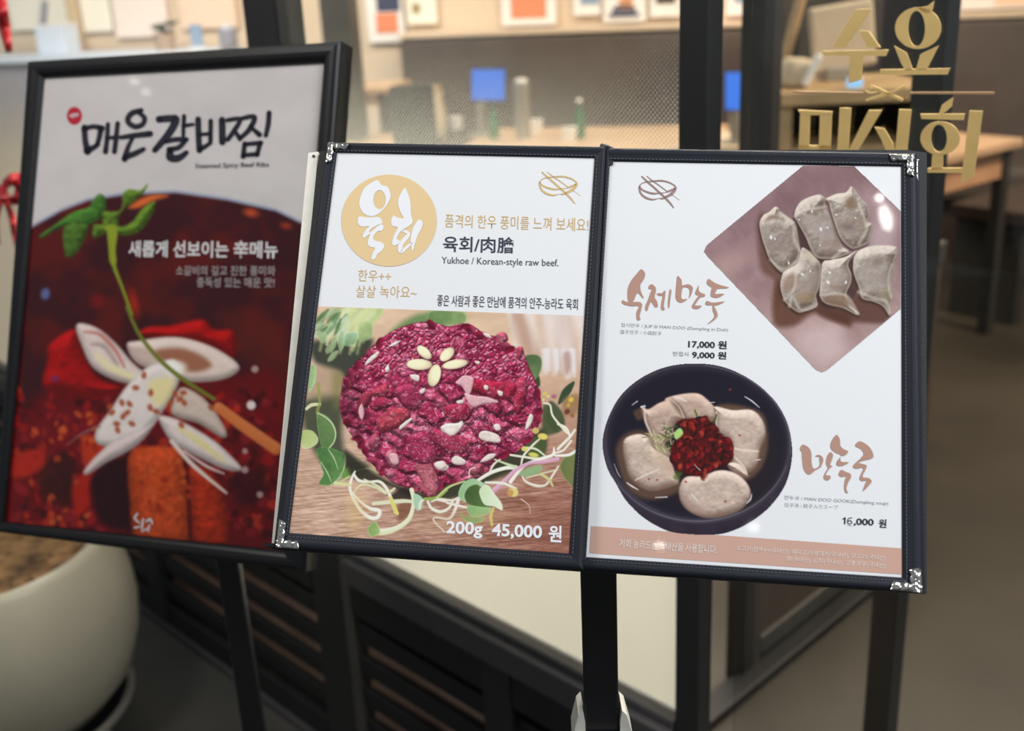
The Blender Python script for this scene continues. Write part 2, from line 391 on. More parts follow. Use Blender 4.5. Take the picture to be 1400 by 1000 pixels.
# ---------------------------------------------------------------- the raw beef photograph
def paint_beef(quad, step=.8):
    p = Paint(quad, step); X, Y = p.X, p.Y; rng = np.random.RandomState(4)
    A, B, C, D = Z(390, 410, .18), Z(590, 410, .18), Z(390, 580, .18), Z(590, 580, .18)
    t = sstep(430, 740, Y)[..., None]; r = sstep(400, 790, X)[..., None]
    base = col((222, 190, 160)) * (1 - t) + (col((196, 160, 138)) * (1 - r) + col((158, 108, 92)) * r) * t
    g = fbm(X / 26, (Y + X * .10) / 1.5, 7, 3) - .5; g2 = fbm(X / 9, (Y - X * .06) / 1.1, 17, 2) - .5
    k = sstep(560, 680, Y); base = base + (g * .34 * k + g2 * .18 * k)[..., None]
    base += ((fbm(X / 40, Y / 18, 9) - .5) * .16)[..., None]
    p.img[:] = base
    # pale stalks top right
    for i in range(26):
        x0 = 700 + rng.rand() * 95; x1 = x0 + rng.rand() * 26 - 6
        c = [(236, 226, 220), (214, 194, 186), (226, 208, 198), (196, 168, 158)][rng.randint(4)]
        p.stroke([(x0, 424), ((x0 + x1) / 2 + 3, 462), (x1 + 8, 505 + rng.rand() * 12)], [16, 9, 6], c, f=4, alpha=.5)
    p.poly(B((600, 120), (700, 110), (790, 330), (830, 420), (720, 420), (640, 300)), (176, 132, 108), f=7, alpha=.45)
    for i in range(12):
        x = 740 + rng.rand() * 48; p.stroke([(x, 480), (x + 2, 500 + rng.rand() * 14)], [7, 3], (232, 226, 226), f=2.5, alpha=.6)
    p.poly(B((1000, 420), (1050, 400), (1060, 520), (1020, 560)), (150, 104, 88), f=4, alpha=.5)
    # dark herb shadow and blurred greens top left
    p.poly(A((200, 330), (330, 300), (640, 290), (640, 400), (540, 530), (440, 640), (420, 560), (230, 480)), (58, 62, 52), f=6, alpha=.95)
    p.poly(A((160, 760), (420, 730), (430, 1000), (470, 1180), (620, 1260), (560, 1330), (300, 1250), (150, 1000)), (58, 66, 50), f=7, alpha=.85)
    p.poly(A((160, 560), (250, 500), (420, 560), (400, 720), (170, 750)), (176, 150, 122), f=8, alpha=.7)
    p.poly(A((360, 560), (450, 580), (430, 760), (370, 820)), (128, 122, 72), f=8, alpha=.6)
    for i in range(40):
        x0 = 470 + rng.rand() * 55; y0 = 421 + rng.rand() * 8; L = 22 + rng.rand() * 34
        c = [(214, 222, 160), (188, 206, 136), (226, 226, 186), (164, 188, 128)][rng.randint(4)]
        p.stroke([(x0, y0), (x0 - L * .45, y0 + L * .5), (x0 - L * .6, y0 + L)], [7, 5, 3], c, f=3, alpha=.55)
    for i in range(34):
        x0 = 437 + rng.rand() * 40; y0 = 421 + rng.rand() * 34
        c = [(150, 178, 128), (206, 220, 186), (120, 150, 110), (176, 200, 160), (86, 116, 74)][rng.randint(5)]
        p.stroke([(x0, y0), (x0 - 8 - rng.rand() * 8, y0 + 8 + rng.rand() * 12)], [3, 6, 2], c, f=1.8, alpha=.75)
    for q, c in ((A((400, 270), (440, 230), (450, 330), (420, 385), (400, 340)), (188, 214, 170)),
                 (A((455, 260), (545, 250), (530, 335), (450, 345)), (176, 214, 190)),
                 (A((310, 370), (380, 310), (380, 360), (320, 410)), (176, 196, 146)),
                 (A((325, 450), (360, 400), (405, 390), (370, 450), (330, 470)), (196, 210, 156)),
                 (A((235, 240), (310, 260), (290, 330), (240, 280)), (182, 204, 158)),
                 (A((560, 170), (660, 180), (650, 290), (560, 300)), (206, 216, 150))):
        p.poly(q, c, f=2.2, alpha=.85, shade=leafsh((120, 154, 100), 1.2))
    p.poly(A((800, 260), (860, 190), (1010, 110), (1222, 90), (1222, 190), (1000, 210)), (104, 136, 82), f=6, alpha=.9)
    p.poly(B((0, 85), (240, 90), (240, 190), (0, 180)), (96, 128, 76), f=5, alpha=.95, shade=leafsh((142, 170, 110), .3))
    # left leaves
    p.poly(A((195, 510), (225, 505), (235, 560), (220, 640), (175, 700)), (142, 180, 118), f=1.2, shade=leafsh((188, 212, 160), .2))
    p.stroke(A((160, 830), (200, 800), (262, 795)), [4, 5, 4], (218, 216, 170))
    p.stroke(A((250, 640), (262, 780), (245, 850), (275, 960)), [4, 4, 5], (150, 156, 84), f=1.5, alpha=.8)
    p.poly(C((125, 60), (200, 50), (250, 110), (230, 160), (160, 188), (125, 170)), (172, 190, 110), f=1.2, shade=leafsh((206, 216, 158), 1.2))
    p.poly(A((240, 880), (290, 870), (350, 920), (385, 1010), (350, 1120), (300, 1150), (260, 1060)), (78, 108, 62), f=1, shade=leafsh((122, 152, 92), -.6))
    p.stroke(A((245, 860), (300, 890), (355, 940), (382, 1010), (370, 1080), (330, 1130)), [1.5, 2, 1.5], (196, 212, 166), f=.7)
    p.poly(C((240, 190), (330, 180), (455, 235), (455, 330), (420, 410), (350, 462), (270, 465), (258, 440), (290, 380), (265, 300)), (64, 104, 58), f=1, shade=leafsh((108, 150, 84), .9, .9))
    for q in (C((325, 190), (370, 260), (400, 340)), C((270, 290), (320, 370), (350, 440)), C((455, 240), (445, 340), (400, 420), (340, 465))):
        p.stroke(q, [1.2, 1.8, .8], (190, 206, 166), f=.7, alpha=.9)
    p.poly(C((460, 335), (550, 340), (500, 390), (430, 415)), (110, 150, 74), f=1)
    p.stroke(C((420, 440), (500, 390), (560, 350), (640, 340), (720, 380)), [2, 2.5, 2], (204, 212, 150), f=.8)
    # dark pocket under the mound
    p.poly(C((460, 200), (620, 330), (800, 440), (1000, 510), (1160, 560), (980, 570), (800, 480), (540, 420), (470, 330)), (50, 48, 38), f=5, alpha=.9)
    p.poly(D((0, 560), (60, 480), (250, 380), (520, 250), (700, 130), (860, 30), (860, 220), (700, 330), (460, 430), (200, 560)), (52, 56, 40), f=5, alpha=.9)
    p.poly(C((880, 490), (950, 500), (960, 570), (860, 590), (800, 550)), (46, 40, 34), f=3, alpha=.85)
    p.poly(C((860, 600), (970, 600), (960, 680), (860, 740)), (120, 76, 54), f=5, alpha=.7)
    # right leaves behind
    p.poly(B((700, 440), (770, 415), (830, 440), (835, 520), (790, 620), (740, 540)), (74, 96, 62), f=1.8, shade=leafsh((122, 142, 92), 1.4))
    p.poly(B((780, 630), (815, 580), (825, 650), (800, 660)), (60, 78, 50), f=1.5)
    p.poly(B((960, 790), (1000, 680), (1085, 620), (1060, 700), (1000, 775)), (58, 76, 52), f=1.2)
    p.poly(B((900, 770), (990, 850), (1010, 960), (940, 1010), (870, 900)), (66, 82, 54), f=2.5, alpha=.9)
    p.poly(B((850, 800), (930, 860), (960, 1000), (850, 1010)), (72, 84, 52), f=3, alpha=.9)
    p.poly(B((1000, 760), (1110, 720), (1110, 850), (1010, 880)), (150, 116, 78), f=4, alpha=.8)
    for x, y, rr, c in ((1060, 760, 22, (222, 186, 74)), (1040, 800, 16, (206, 160, 70)), (1030, 850, 22, (112, 60, 52)), (1070, 880, 16, (150, 96, 60)),
                        (860, 715, 16, (216, 196, 96)), (885, 735, 12, (226, 214, 130)), (930, 735, 20, (170, 110, 124)), (850, 760, 10, (230, 216, 150))):
        q = B((x, y))[0]; p.ell(q[0], q[1], rr * .18, rr * .15, c, rng.rand() * 3, f=1.5)
    p.poly(D((980, 300), (1095, 200), (1095, 470), (1010, 410)), (98, 112, 62), f=1.5, shade=leafsh((126, 134, 84), 0))
    p.poly(D((690, 130), (850, 100), (855, 230), (760, 230)), (76, 90, 52), f=2)
    p.poly(D((660, 370), (820, 310), (830, 360), (720, 400)), (150, 176, 128), f=1)
    # the mound
    M = [(370 + x / 2.6326, 400 + y / 2.6326) for x, y in ((255, 350), (270, 300), (330, 230), (400, 165), (470, 125), (560, 105), (640, 122), (690, 112), (740, 128), (770, 150), (830, 165), (875, 205), (905, 210), (930, 270), (965, 350), (975, 430), (960, 490), (930, 535), (880, 580), (830, 600), (770, 655), (700, 675), (640, 690), (605, 715), (575, 732), (520, 710), (450, 690), (400, 650), (350, 600), (310, 540), (270, 480), (250, 420))]
    def msh(d, x, y, c):
        v = .62 + .45 * sstep(0, 40, d) + .3 * (fbm(x / 8, y / 8, 31) - .5); v = v * (.75 + .35 * sstep(450, 560, x))
        return np.clip(c[None, None, :] * v[..., None], 0, 1)
    p.poly(M, (124, 26, 50), f=1.2, shade=msh)
    w = p.win(460, 430, 745, 690); Mc = crom(M); dM = p.sdf(Mc, w)
    from_x, from_y = p.X[w], p.Y[w]
    def worley(x, y, seed):
        ix, iy = np.floor(x), np.floor(y); f1 = np.full(x.shape, 9.0); f2 = f1.copy(); cid = np.zeros(x.shape)
        for dx in (-1, 0, 1):
            for dy in (-1, 0, 1):
                cx, cy = ix + dx, iy + dy; px, py = cx + .5 + .8 * (hash2(cx, cy, seed) - .5), cy + .5 + .8 * (hash2(cx, cy, seed + 7) - .5)
                d = np.sqrt((x - px) ** 2 + (y - py) ** 2); k = d < f1
                f2 = np.where(k, f1, np.minimum(f2, d)); f1 = np.where(k, d, f1); cid = np.where(k, hash2(cx, cy, seed + 13), cid)
        return f1, f2, cid
    x, y = from_x, from_y
    wx = x + 15 * (fbm(x / 22, y / 22, 201) - .5) + 5 * (fbm(x / 7, y / 7, 203) - .5); wy = y + 15 * (fbm(x / 22, y / 22, 202) - .5) + 5 * (fbm(x / 7, y / 7, 204) - .5)
    # the strands follow the mound round
    ang = np.clip((wx - 600) / 150, -1, 1) * .5 + .45
    u, v = wx * np.cos(.5) + wy * np.sin(.5), -wx * np.sin(.5) + wy * np.cos(.5)
    a1, a2, ca = worley(u / 31, v / 19, 211); b1, b2, cb = worley((wx * .8 - wy * .6) / 9.5, (wx * .6 + wy * .8) / 6.5, 223)
    big = sstep(495, 545, y) * (1 - .6 * sstep(690, 730, x)); e1, e2 = sstep(0, .55, a2 - a1), sstep(0, .6, b2 - b1)
    hgt = (7.5 * e1 + 1.2 * e2 * .6) * big + (2.6 * e2 + 1.6 * e1) * (1 - big) + 1.5 * fbm(x / 4, y / 4, 205, 3) + 9 * np.sqrt(np.clip(dM / 60, 0, 1))
    gy, gx = np.gradient(hgt, step); nz = 1 / np.sqrt(1 + gx ** 2 + gy ** 2); lam = np.clip((gx * .22 + gy * .62 + .76) * nz, 0, 1)
    cid = ca * big + cb * (1 - big); pk = np.clip(cid * 1.15 - .1 + .5 * (fbm(x / 6, y / 6, 206) - .5), 0, 1)
    C3 = [col((140, 24, 58)), col((180, 46, 84)), col((208, 98, 126))]
    t2 = pk[..., None] * 2; cc = np.where(t2 < 1, C3[0] * (1 - t2) + C3[1] * t2, C3[1] * (2 - t2) + C3[2] * (t2 - 1))
    cc = cc * (.36 + .90 * lam)[..., None]
    cc = cc * .93 + np.array([.055, .040, .050])
    crev = (1 - sstep(0, .22, a2 - a1)) * big * .55 + (1 - sstep(0, .22, b2 - b1)) * (1 - big) * .38
    cc = cc * (1 - crev[..., None]) + col((74, 10, 34)) * crev[..., None]
    marb = sstep(.60, .78, fbm(x / 5.5 + 3, y / 3.6, 207, 3)) * .55; cc = cc * (1 - marb[..., None]) + col((222, 152, 170)) * (marb * (.5 + .5 * lam))[..., None] + cc * (marb * (.5 - .5 * lam))[..., None]
    wet = sstep(.80, .98, lam) * sstep(.42, .68, fbm(x / 2.4, y / 2.4, 208, 2)) * .75; cc = cc * (1 - wet[..., None]) + col((240, 206, 220)) * wet[..., None]
    p.mix(w, sstep(-.5, 1.5, dM + 3 * (fbm(x / 6, y / 6, 209) - .5)), np.clip(cc, 0, 1))
    # ragged strands at the rim
    for i in range(46):
        k = rng.randint(len(Mc)); q = Mc[k]
        if q[1] > 640 and rng.rand() < .5: continue
        a = rng.rand() * 3; c = [(158, 36, 70), (140, 26, 58), (178, 66, 96), (124, 20, 50)][rng.randint(4)]
        qx, qy = q[0] + (605 - q[0]) * .03, q[1] + (555 - q[1]) * .03; p.ell(qx, qy, 5 + rng.rand() * 4, 3 + rng.rand() * 2.2, c, a, f=1.2, alpha=.95, shade=lambda u, v, r, xx, yy, cc: np.clip(cc[None, None, :] * (.55 + .55 * np.clip(-.6 * v + .6, 0, 1))[..., None], 0, 1))
    # larger lumps
    lump = [(A((830, 680), (960, 640), (1030, 760), (1010, 840), (920, 830), (860, 760)), (172, 56, 92)),
            (A((690, 920), (780, 840), (900, 820), (960, 870), (900, 950), (800, 1000), (720, 1010)), (186, 66, 84)),
            (A((550, 780), (600, 700), (660, 700), (650, 770), (600, 860), (580, 920), (545, 880)), (172, 60, 82)),
            (A((660, 690), (760, 640), (790, 680), (760, 740), (680, 740)), (178, 62, 84)),
            (A((640, 800), (720, 740), (800, 760), (820, 800), (760, 830), (680, 850)), (164, 48, 78)),
            (C((630, 130), (680, 70), (720, 110), (700, 190), (650, 190)), (186, 84, 108)),
            (C((760, 230), (820, 200), (870, 290), (840, 340), (790, 310)), (202, 110, 130)),
            (C((990, 310), (1080, 290), (1150, 380), (1170, 470), (1150, 545), (1100, 545), (1050, 470)), (206, 110, 122)),
            (C((930, 100), (1080, 60), (1150, 200), (1130, 290), (1000, 300), (940, 220)), (178, 54, 92)),
            (C((980, 440), (1060, 480), (1130, 550), (1040, 530)), (188, 84, 104)),
            (C((760, 340), (830, 370), (820, 420), (770, 390)), (196, 110, 130)),
            (B((640, 620), (720, 600), (720, 760), (660, 880), (620, 800)), (182, 52, 82)),
            (B((300, 610), (480, 620), (640, 640), (600, 760), (420, 740), (300, 680)), (176, 36, 64)),
            (B((90, 820), (260, 790), (300, 900), (160, 940)), (164, 42, 70)),
            (D((0, 60), (120, 60), (280, 120), (260, 220), (100, 210)), (182, 62, 92)),
            (D((300, 330), (380, 300), (400, 370), (350, 400), (300, 380)), (176, 84, 96)),
            (B((640, 370), (690, 360), (700, 420), (660, 450)), (190, 76, 100)), (B((500, 260), (560, 250), (580, 310), (520, 330)), (196, 96, 120))]
    for i, (q, c) in enumerate(lump):
        def lsh(d, x, y, cc, i=i):
            o = dome(9, tex=.16, ts=6, bump=.3, seed=40 + i, amb=.50, dif=.72)(d, x, y, cc)
            k = sstep(.60, .75, fbm(x / 5, y / 3, 60 + i, 3))[..., None] * .5
            return o * (1 - k) + col((226, 168, 182)) * k
        p.poly(q, c, f=1.3, shade=lsh)
    sm = p.win(460, 430, 745, 690); d2 = p.sdf(Mc, sm); x, y = p.X[sm], p.Y[sm]
    # deep folds between lumps, then wet sparkle
    fold = (1 - sstep(.0, .085, abs(fbm(x / 24, y / 24, 77, 3) - .5))) * sstep(2, 8, d2) * .25
    p.mix(sm, fold, col((66, 8, 30)))
    reg = np.exp(-(((x - 640) / 75) ** 2 + ((y - 590) / 45) ** 2)) + .6 * np.exp(-(((x - 580) / 40) ** 2 + ((y - 590) / 40) ** 2)) + .08
    spk = sstep(.70, .86, fbm(x / 1.3, y / 1.3, 91, 2)) * np.clip(reg, 0, 1) * sstep(2, 6, d2) * .75
    p.mix(sm, spk, col((244, 216, 228)))
    lum = sstep(.52, .8, fbm(x / 15, y / 15, 93, 3)) * .22 * sstep(1, 8, d2); p.mix(sm, lum, col((214, 120, 150)))
    lft = (1 - sstep(462, 520, x)) * sstep(0, 3, d2) * .45 ; p.mix(sm, lft, col((52, 8, 22)))
    # fat pieces
    fatp = [B((185, 630), (250, 575), (310, 590), (320, 610), (300, 700), (270, 720), (230, 660)), B((250, 710), (330, 730), (430, 740), (510, 780), (400, 790), (320, 815), (280, 780)),
            B((70, 970), (120, 940), (190, 940), (230, 920), (240, 960), (170, 1000), (150, 1020), (90, 1010)), D((75, 20), (140, 0), (235, 0), (200, 60), (150, 90), (100, 60)),
            D((360, 80), (400, 50), (500, 80), (525, 130), (480, 140), (380, 120)), D((470, 10), (510, 0), (525, 40), (490, 50)), D((20, 310), (70, 285), (130, 320), (110, 350), (50, 350)),
            D((150, 270), (190, 240), (260, 280), (240, 310), (170, 305)), D((370, 290), (430, 230), (490, 230), (450, 270)), B((710, 980), (740, 880), (765, 870), (770, 910), (740, 970)),
            A((605, 500), (630, 450), (700, 395), (715, 405), (680, 450)), A((780, 355), (840, 320), (880, 310), (830, 350)), B((390, 250), (440, 265), (450, 290), (410, 280)), B((190, 770), (240, 760), (240, 785), (200, 790)),
            A((870, 960), (950, 900), (960, 915), (880, 985)), A((1020, 690), (1060, 670), (1060, 700), (1030, 715)), A((950, 570), (1015, 575), (1010, 620), (960, 600)), B((400, 650), (430, 655), (425, 685), (400, 680)), B((500, 690), (540, 700), (535, 730), (510, 725)),
            C((790, 230), (850, 230), (860, 300), (810, 300)), C((1130, 300), (1200, 280), (1222, 320), (1170, 345)), A((555, 850), (580, 790), (600, 860), (580, 915)), A((760, 520), (785, 490), (790, 540), (765, 550)), B((330, 465), (365, 470), (360, 490), (335, 485))]
    for i, q in enumerate(fatp):
        pink = i in (0, 1, 19, 21)
        p.poly([(a + .5, b + 1.2) for a, b in q], (80, 14, 34), f=1.5, alpha=.5)
        p.poly(q, (236, 188, 192) if pink else (244, 234, 222), f=.9, alpha=.92, shade=dome(3, tex=.10, ts=5, bump=.25, seed=120 + i, amb=.82, dif=.3))
    # pine nuts
    nuts = [(A((1055, 400))[0], 12.2, 6.6, .72), (A((1018, 492))[0], 17.8, 7.6, .03), (A((1132, 575))[0], 15.6, 8.6, 1.83), (B((118, 415))[0], 12.0, 7.2, -.75), (B((180, 490))[0], 17.8, 6.2, -.17)]
    for (x, y), a, b, rt in nuts:
        p.ell(x + 1.5, y + 2.5, a + 1, b + 1, (60, 10, 26), rt, f=2.5, alpha=.6)
        def nsh(u, v, r, xx, yy, cc):
            z = np.sqrt(np.clip(1 - r * r, 0, 1)); k = np.clip(.80 + .26 * z - .07 * v - .08 * u, 0, 1.04)
            return np.clip(cc[None, None, :] * k[..., None], 0, 1)
        p.ell(x, y, a, b, (250, 234, 196), rt, f=.9, shade=nsh)
    # sprouts in front
    W1 = (236, 232, 214); S = p.stroke
    S(C((530, 360), (500, 430), (495, 510), (560, 640), (640, 710), (700, 710), (715, 660), (640, 640), (560, 580), (510, 520)), [2, 4, 4, 5, 5, 5, 3, 3], W1, hi=(250, 248, 240))
    S(C((520, 380), (560, 430), (640, 440), (720, 440), (780, 510), (840, 670)), [3, 4, 3, 4, 4, 5], W1, hi=(250, 248, 230))
    S(C((520, 520), (580, 460), (680, 480), (760, 530)), [2, 3, 3, 2], (220, 222, 176)); S(C((830, 490), (770, 520), (700, 470), (600, 420)), [3, 3, 2], (226, 226, 190))
    S(C((670, 605), (780, 595), (900, 585), (960, 590)), [5, 6, 4], (226, 224, 190)); S(C((800, 560), (830, 640), (850, 680)), [4, 6, 5], (224, 214, 120))
    S(C((380, 450), (470, 460), (500, 465)), [5, 4, 3], (218, 220, 160)); S(C((960, 500), (975, 600), (940, 720), (850, 790), (740, 820), (670, 810)), [6, 5, 6, 7, 9, 9], (216, 222, 170), hi=(246, 244, 226))
    p.poly(C((630, 790), (680, 738), (710, 780), (720, 830), (660, 858), (635, 840)), (108, 148, 70), f=1, shade=leafsh((196, 212, 150), .3))
    p.poly(C((980, 530), (1040, 560), (1040, 640), (1000, 655), (975, 600)), (176, 206, 176), f=1)
    S(C((1020, 640), (1030, 590), (1080, 570), (1150, 575), (1222, 590)), [3, 3, 3], W1); S(C((1080, 580), (1110, 640), (1170, 668), (1222, 655)), [3, 4, 3], W1)
    S(C((1060, 570), (1150, 560), (1222, 500)), [4, 5, 5], (150, 172, 84))
    S(D((0, 590), (60, 570), (150, 580), (205, 560)), [2, 3, 3], W1); S(D((0, 640), (70, 665), (130, 640), (160, 590)), [3, 4, 3], W1); S(D((40, 560), (130, 480), (250, 435)), [2, 3, 2], (200, 210, 140))
    S(D((120, 600), (200, 620), (270, 635)), [3, 4, 3], W1); S(D((205, 570), (175, 660), (130, 720), (30, 710), (20, 740), (100, 820)), [5, 4, 3, 2, 2, 1.5], (236, 230, 220))
    S(D((285, 410), (290, 350), (330, 330)), [1.5, 1.5], W1); S(D((350, 430), (450, 370), (560, 335), (640, 330)), [4, 5, 5, 6], (232, 234, 212), hi=(250, 250, 240)); S(D((430, 390), (470, 310), (520, 270)), [2, 3, 2], W1)
    S(D((480, 270), (560, 300), (640, 330)), [2, 3, 5], (206, 220, 176)); S(D((600, 235), (700, 250), (830, 265), (930, 230)), [3, 3, 4, 3], (232, 232, 206))
    S(D((600, 440), (700, 320), (830, 265), (920, 235), (930, 180)), [5, 4, 4, 4, 2], W1, hi=(250, 250, 242)); S(D((680, 310), (700, 240), (770, 160), (820, 115)), [2, 3, 3, 2], W1); S(D((700, 180), (790, 190), (860, 240)), [3, 3, 2], (226, 226, 196))
    S(D((960, 190), (1010, 140), (1050, 100), (1090, 45)), [4, 4, 3], W1); S(D((960, 0), (1020, 30), (1050, 90)), [3, 3.5, 3], (240, 238, 226)); S(D((940, 220), (1000, 200), (1060, 130)), [3, 3, 3], W1)
    S(D((940, 240), (1040, 235), (1095, 205)), [3, 4, 4], (240, 238, 228)); S(B((850, 785), (900, 800), (920, 880), (1000, 980), (1030, 1010)), [2, 2.5, 3, 3.5], (236, 230, 206))
    S(D((470, 510), (560, 430), (640, 350), (740, 300), (860, 285), (960, 265)), [7, 6, 5, 4, 5, 5], (206, 148, 176), hi=(232, 192, 208))
    S(D((690, 400), (720, 440), (800, 470), (870, 460), (920, 390), (965, 320)), [2, 3, 4, 3, 3, 2], W1); S(D((720, 410), (830, 380), (940, 350)), [2, 2, 2], (216, 216, 180)); S(D((830, 380), (890, 420), (920, 470)), [4, 4, 3], (206, 206, 140))
    S(D((410, 445), (540, 450), (640, 490)), [3, 4, 3], W1); S(D((680, 570), (740, 620), (748, 680)), [1.5, 1, .8], (230, 214, 190))
    for x, y, a, b, c in ((620, 520, 40, 34, (226, 212, 130)), (600, 525, 22, 26, (206, 152, 92)), (845, 95, 38, 24, (228, 208, 110)), (775, 235, 40, 18, (214, 208, 104)), (705, 190, 24, 18, (220, 210, 110)), (790, 50, 26, 24, (206, 186, 110))):
        q = D((x, y))[0]; p.ell(q[0], q[1], a * .18, b * .18, c, .2, f=1.2)
    p.poly(D((205, 520), (240, 450), (310, 415), (380, 440), (420, 480), (300, 470), (250, 540), (260, 590), (215, 570)), (142, 186, 132), f=.9, shade=leafsh((186, 212, 170), 0))
    p.poly(D((250, 540), (290, 475), (360, 465), (380, 560), (450, 630), (380, 640), (280, 610)), (62, 88, 46), f=.9, shade=leafsh((104, 126, 70), .5))
    p.poly(D((362, 520), (390, 470), (430, 465), (470, 520), (530, 600), (535, 655), (470, 625), (400, 610)), (206, 226, 182), f=.9, shade=leafsh((232, 240, 214), .2))
    p.poly(D((275, 620), (370, 630), (450, 640), (420, 690), (320, 705), (280, 680)), (122, 170, 104), f=.9, shade=leafsh((170, 206, 146), -.3))
    p.poly(D((205, 650), (260, 700), (400, 710), (380, 745), (310, 755), (250, 730)), (96, 138, 74), f=.9, shade=leafsh((140, 176, 112), 1.0))
    S(D((470, 640), (450, 700), (460, 770)), [3, 5, 3], (212, 204, 116))
    p.ell(640, 712, 60, 10, (206, 168, 120), -.1, f=10, alpha=.35); p.ell(486, 700, 14, 28, (226, 196, 130), .1, f=9, alpha=.4)
    k = sstep(640, 700, Y)[..., None] * sstep(690, 760, X)[..., None] * .25
    p.img = np.clip(p.img * (1 - k) + col((140, 92, 78)) * k, 0, 1)
    return p

# ---------------------------------------------------------------- dumplings on the square plate
def paint_plate(quad, step=.8):
    p = Paint(quad, step); X, Y = p.X, p.Y; A = Z(1020, 230, .22); rng = np.random.RandomState(2)
    t = sstep(300, 500, Y)[..., None]
    img = col((146, 116, 118)) * (1 - t) + col((178, 150, 146)) * t
    img = img + ((fbm(X / 30, Y / 30, 5) - .5) * .16)[..., None] + ((fbm((X + Y) / 18, (X - Y) / 2.0, 6) - .5) * .05)[..., None]
    p.img[:] = img
    p.ell(1005, 358, 34, 16, (186, 156, 150), -.6, f=14, alpha=.55); p.ell(1122, 470, 34, 26, (206, 182, 180), .2, f=18, alpha=.75)
    p.ell(1105, 262, 60, 16, (124, 94, 98), -.5, f=14, alpha=.5); p.ell(1206, 330, 20, 50, (196, 176, 176), .1, f=16, alpha=.6)
    p.poly(A((70, 330), (120, 300), (160, 520), (240, 660), (200, 860), (170, 700), (90, 620)), (96, 64, 52), f=6, alpha=.75)
    p.poly(A((200, 700), (420, 860), (620, 900), (640, 990), (440, 900), (300, 980), (170, 960)), (92, 58, 44), f=6, alpha=.85)
    p.poly(A((440, 780), (600, 850), (720, 780), (880, 870), (860, 960), (700, 960), (560, 960), (440, 900)), (84, 52, 42), f=5, alpha=.8)
    p.poly(A((300, 300), (340, 340), (450, 560), (640, 540), (700, 700), (660, 820), (460, 860), (340, 520)), (72, 52, 48), f=4, alpha=.9)
    D = [((180, 240), (205, 250), (215, 275), (300, 330), (312, 350), (330, 470), (335, 520), (310, 590), (235, 655), (150, 570), (120, 500), (95, 420), (83, 340), (110, 290), (140, 275)),
         ((310, 250), (350, 200), (440, 165), (480, 175), (495, 205), (490, 250), (520, 290), (560, 370), (580, 430), (600, 490), (635, 510), (630, 535), (560, 560), (500, 565), (440, 555), (400, 500), (370, 430), (320, 340), (300, 300)),
         ((500, 190), (560, 160), (620, 150), (650, 115), (670, 125), (720, 190), (755, 230), (770, 290), (760, 330), (785, 355), (770, 430), (760, 465), (680, 500), (640, 490), (590, 440), (560, 370), (530, 280), (515, 220)),
         ((680, 530), (740, 495), (820, 480), (935, 490), (935, 550), (925, 570), (920, 640), (905, 700), (915, 770), (900, 860), (890, 915), (850, 860), (790, 830), (720, 810), (700, 740), (670, 660), (665, 600)),
         ((475, 590), (530, 570), (620, 550), (690, 510), (660, 550), (635, 600), (655, 660), (650, 720), (625, 780), (650, 850), (705, 905), (680, 910), (600, 870), (500, 845), (460, 800), (460, 720)),
         ((345, 500), (370, 500), (420, 545), (460, 590), (465, 640), (455, 740), (435, 790), (440, 860), (350, 895), (320, 895), (270, 860), (235, 820), (213, 740), (220, 680), (240, 640), (310, 600), (330, 560))]
    for i, q in enumerate(D):
        pts = A(*q); p.poly([(a - 1.5, b + 3) for a, b in pts], (58, 40, 36), f=3, alpha=.7)
        p.poly(pts, (206, 192, 180), f=.9, shade=dome(17, tex=.11, ts=11, bump=.16, sparkle=.06, seed=10 + 3 * i, amb=.48, dif=.64, rim=(216, 204, 190), rimw=5, dark=(112, 90, 78)))
    # pleats, folds and fillings showing through
    for q, c, a in ((((120, 330), (160, 290), (230, 320), (180, 310)), (112, 84, 66), .7), (((150, 430), (280, 420), (290, 500), (200, 530), (140, 480)), (140, 122, 116), .6),
                    (((385, 280), (450, 250), (480, 250), (420, 285)), (120, 98, 84), .7), (((340, 330), (420, 300), (520, 330), (540, 440), (440, 430)), (168, 156, 152), .5), (((470, 440), (560, 440), (580, 500), (500, 540)), (152, 132, 120), .5),
                    (((615, 190), (650, 170), (690, 210), (680, 250), (630, 250)), (122, 98, 78), .75), (((580, 340), (690, 300), (740, 350), (680, 410), (600, 400)), (142, 122, 110), .6), (((600, 350), (660, 355), (670, 375), (620, 380)), (108, 98, 96), .6),
                    (((230, 700), (300, 650), (320, 720), (250, 760)), (142, 112, 92), .6), (((330, 700), (450, 640), (430, 770), (330, 800)), (160, 142, 132), .6), (((320, 790), (420, 770), (400, 830), (330, 830)), (146, 120, 84), .6), (((345, 540), (400, 520), (440, 585), (380, 570)), (206, 190, 166), .8),
                    (((480, 660), (560, 620), (640, 680), (600, 760), (490, 760)), (172, 156, 146), .5), (((480, 810), (620, 790), (640, 850), (560, 860)), (140, 108, 82), .6), (((520, 730), (600, 740), (560, 760)), (140, 112, 100), .6),
                    (((690, 640), (800, 570), (880, 600), (860, 740), (760, 770)), (162, 150, 142), .55), (((790, 580), (830, 550), (850, 590), (800, 610)), (122, 104, 96), .55), (((820, 760), (890, 740), (890, 820), (840, 800)), (150, 138, 112), .5)):
        p.poly(A(*q), c, f=4, alpha=a)
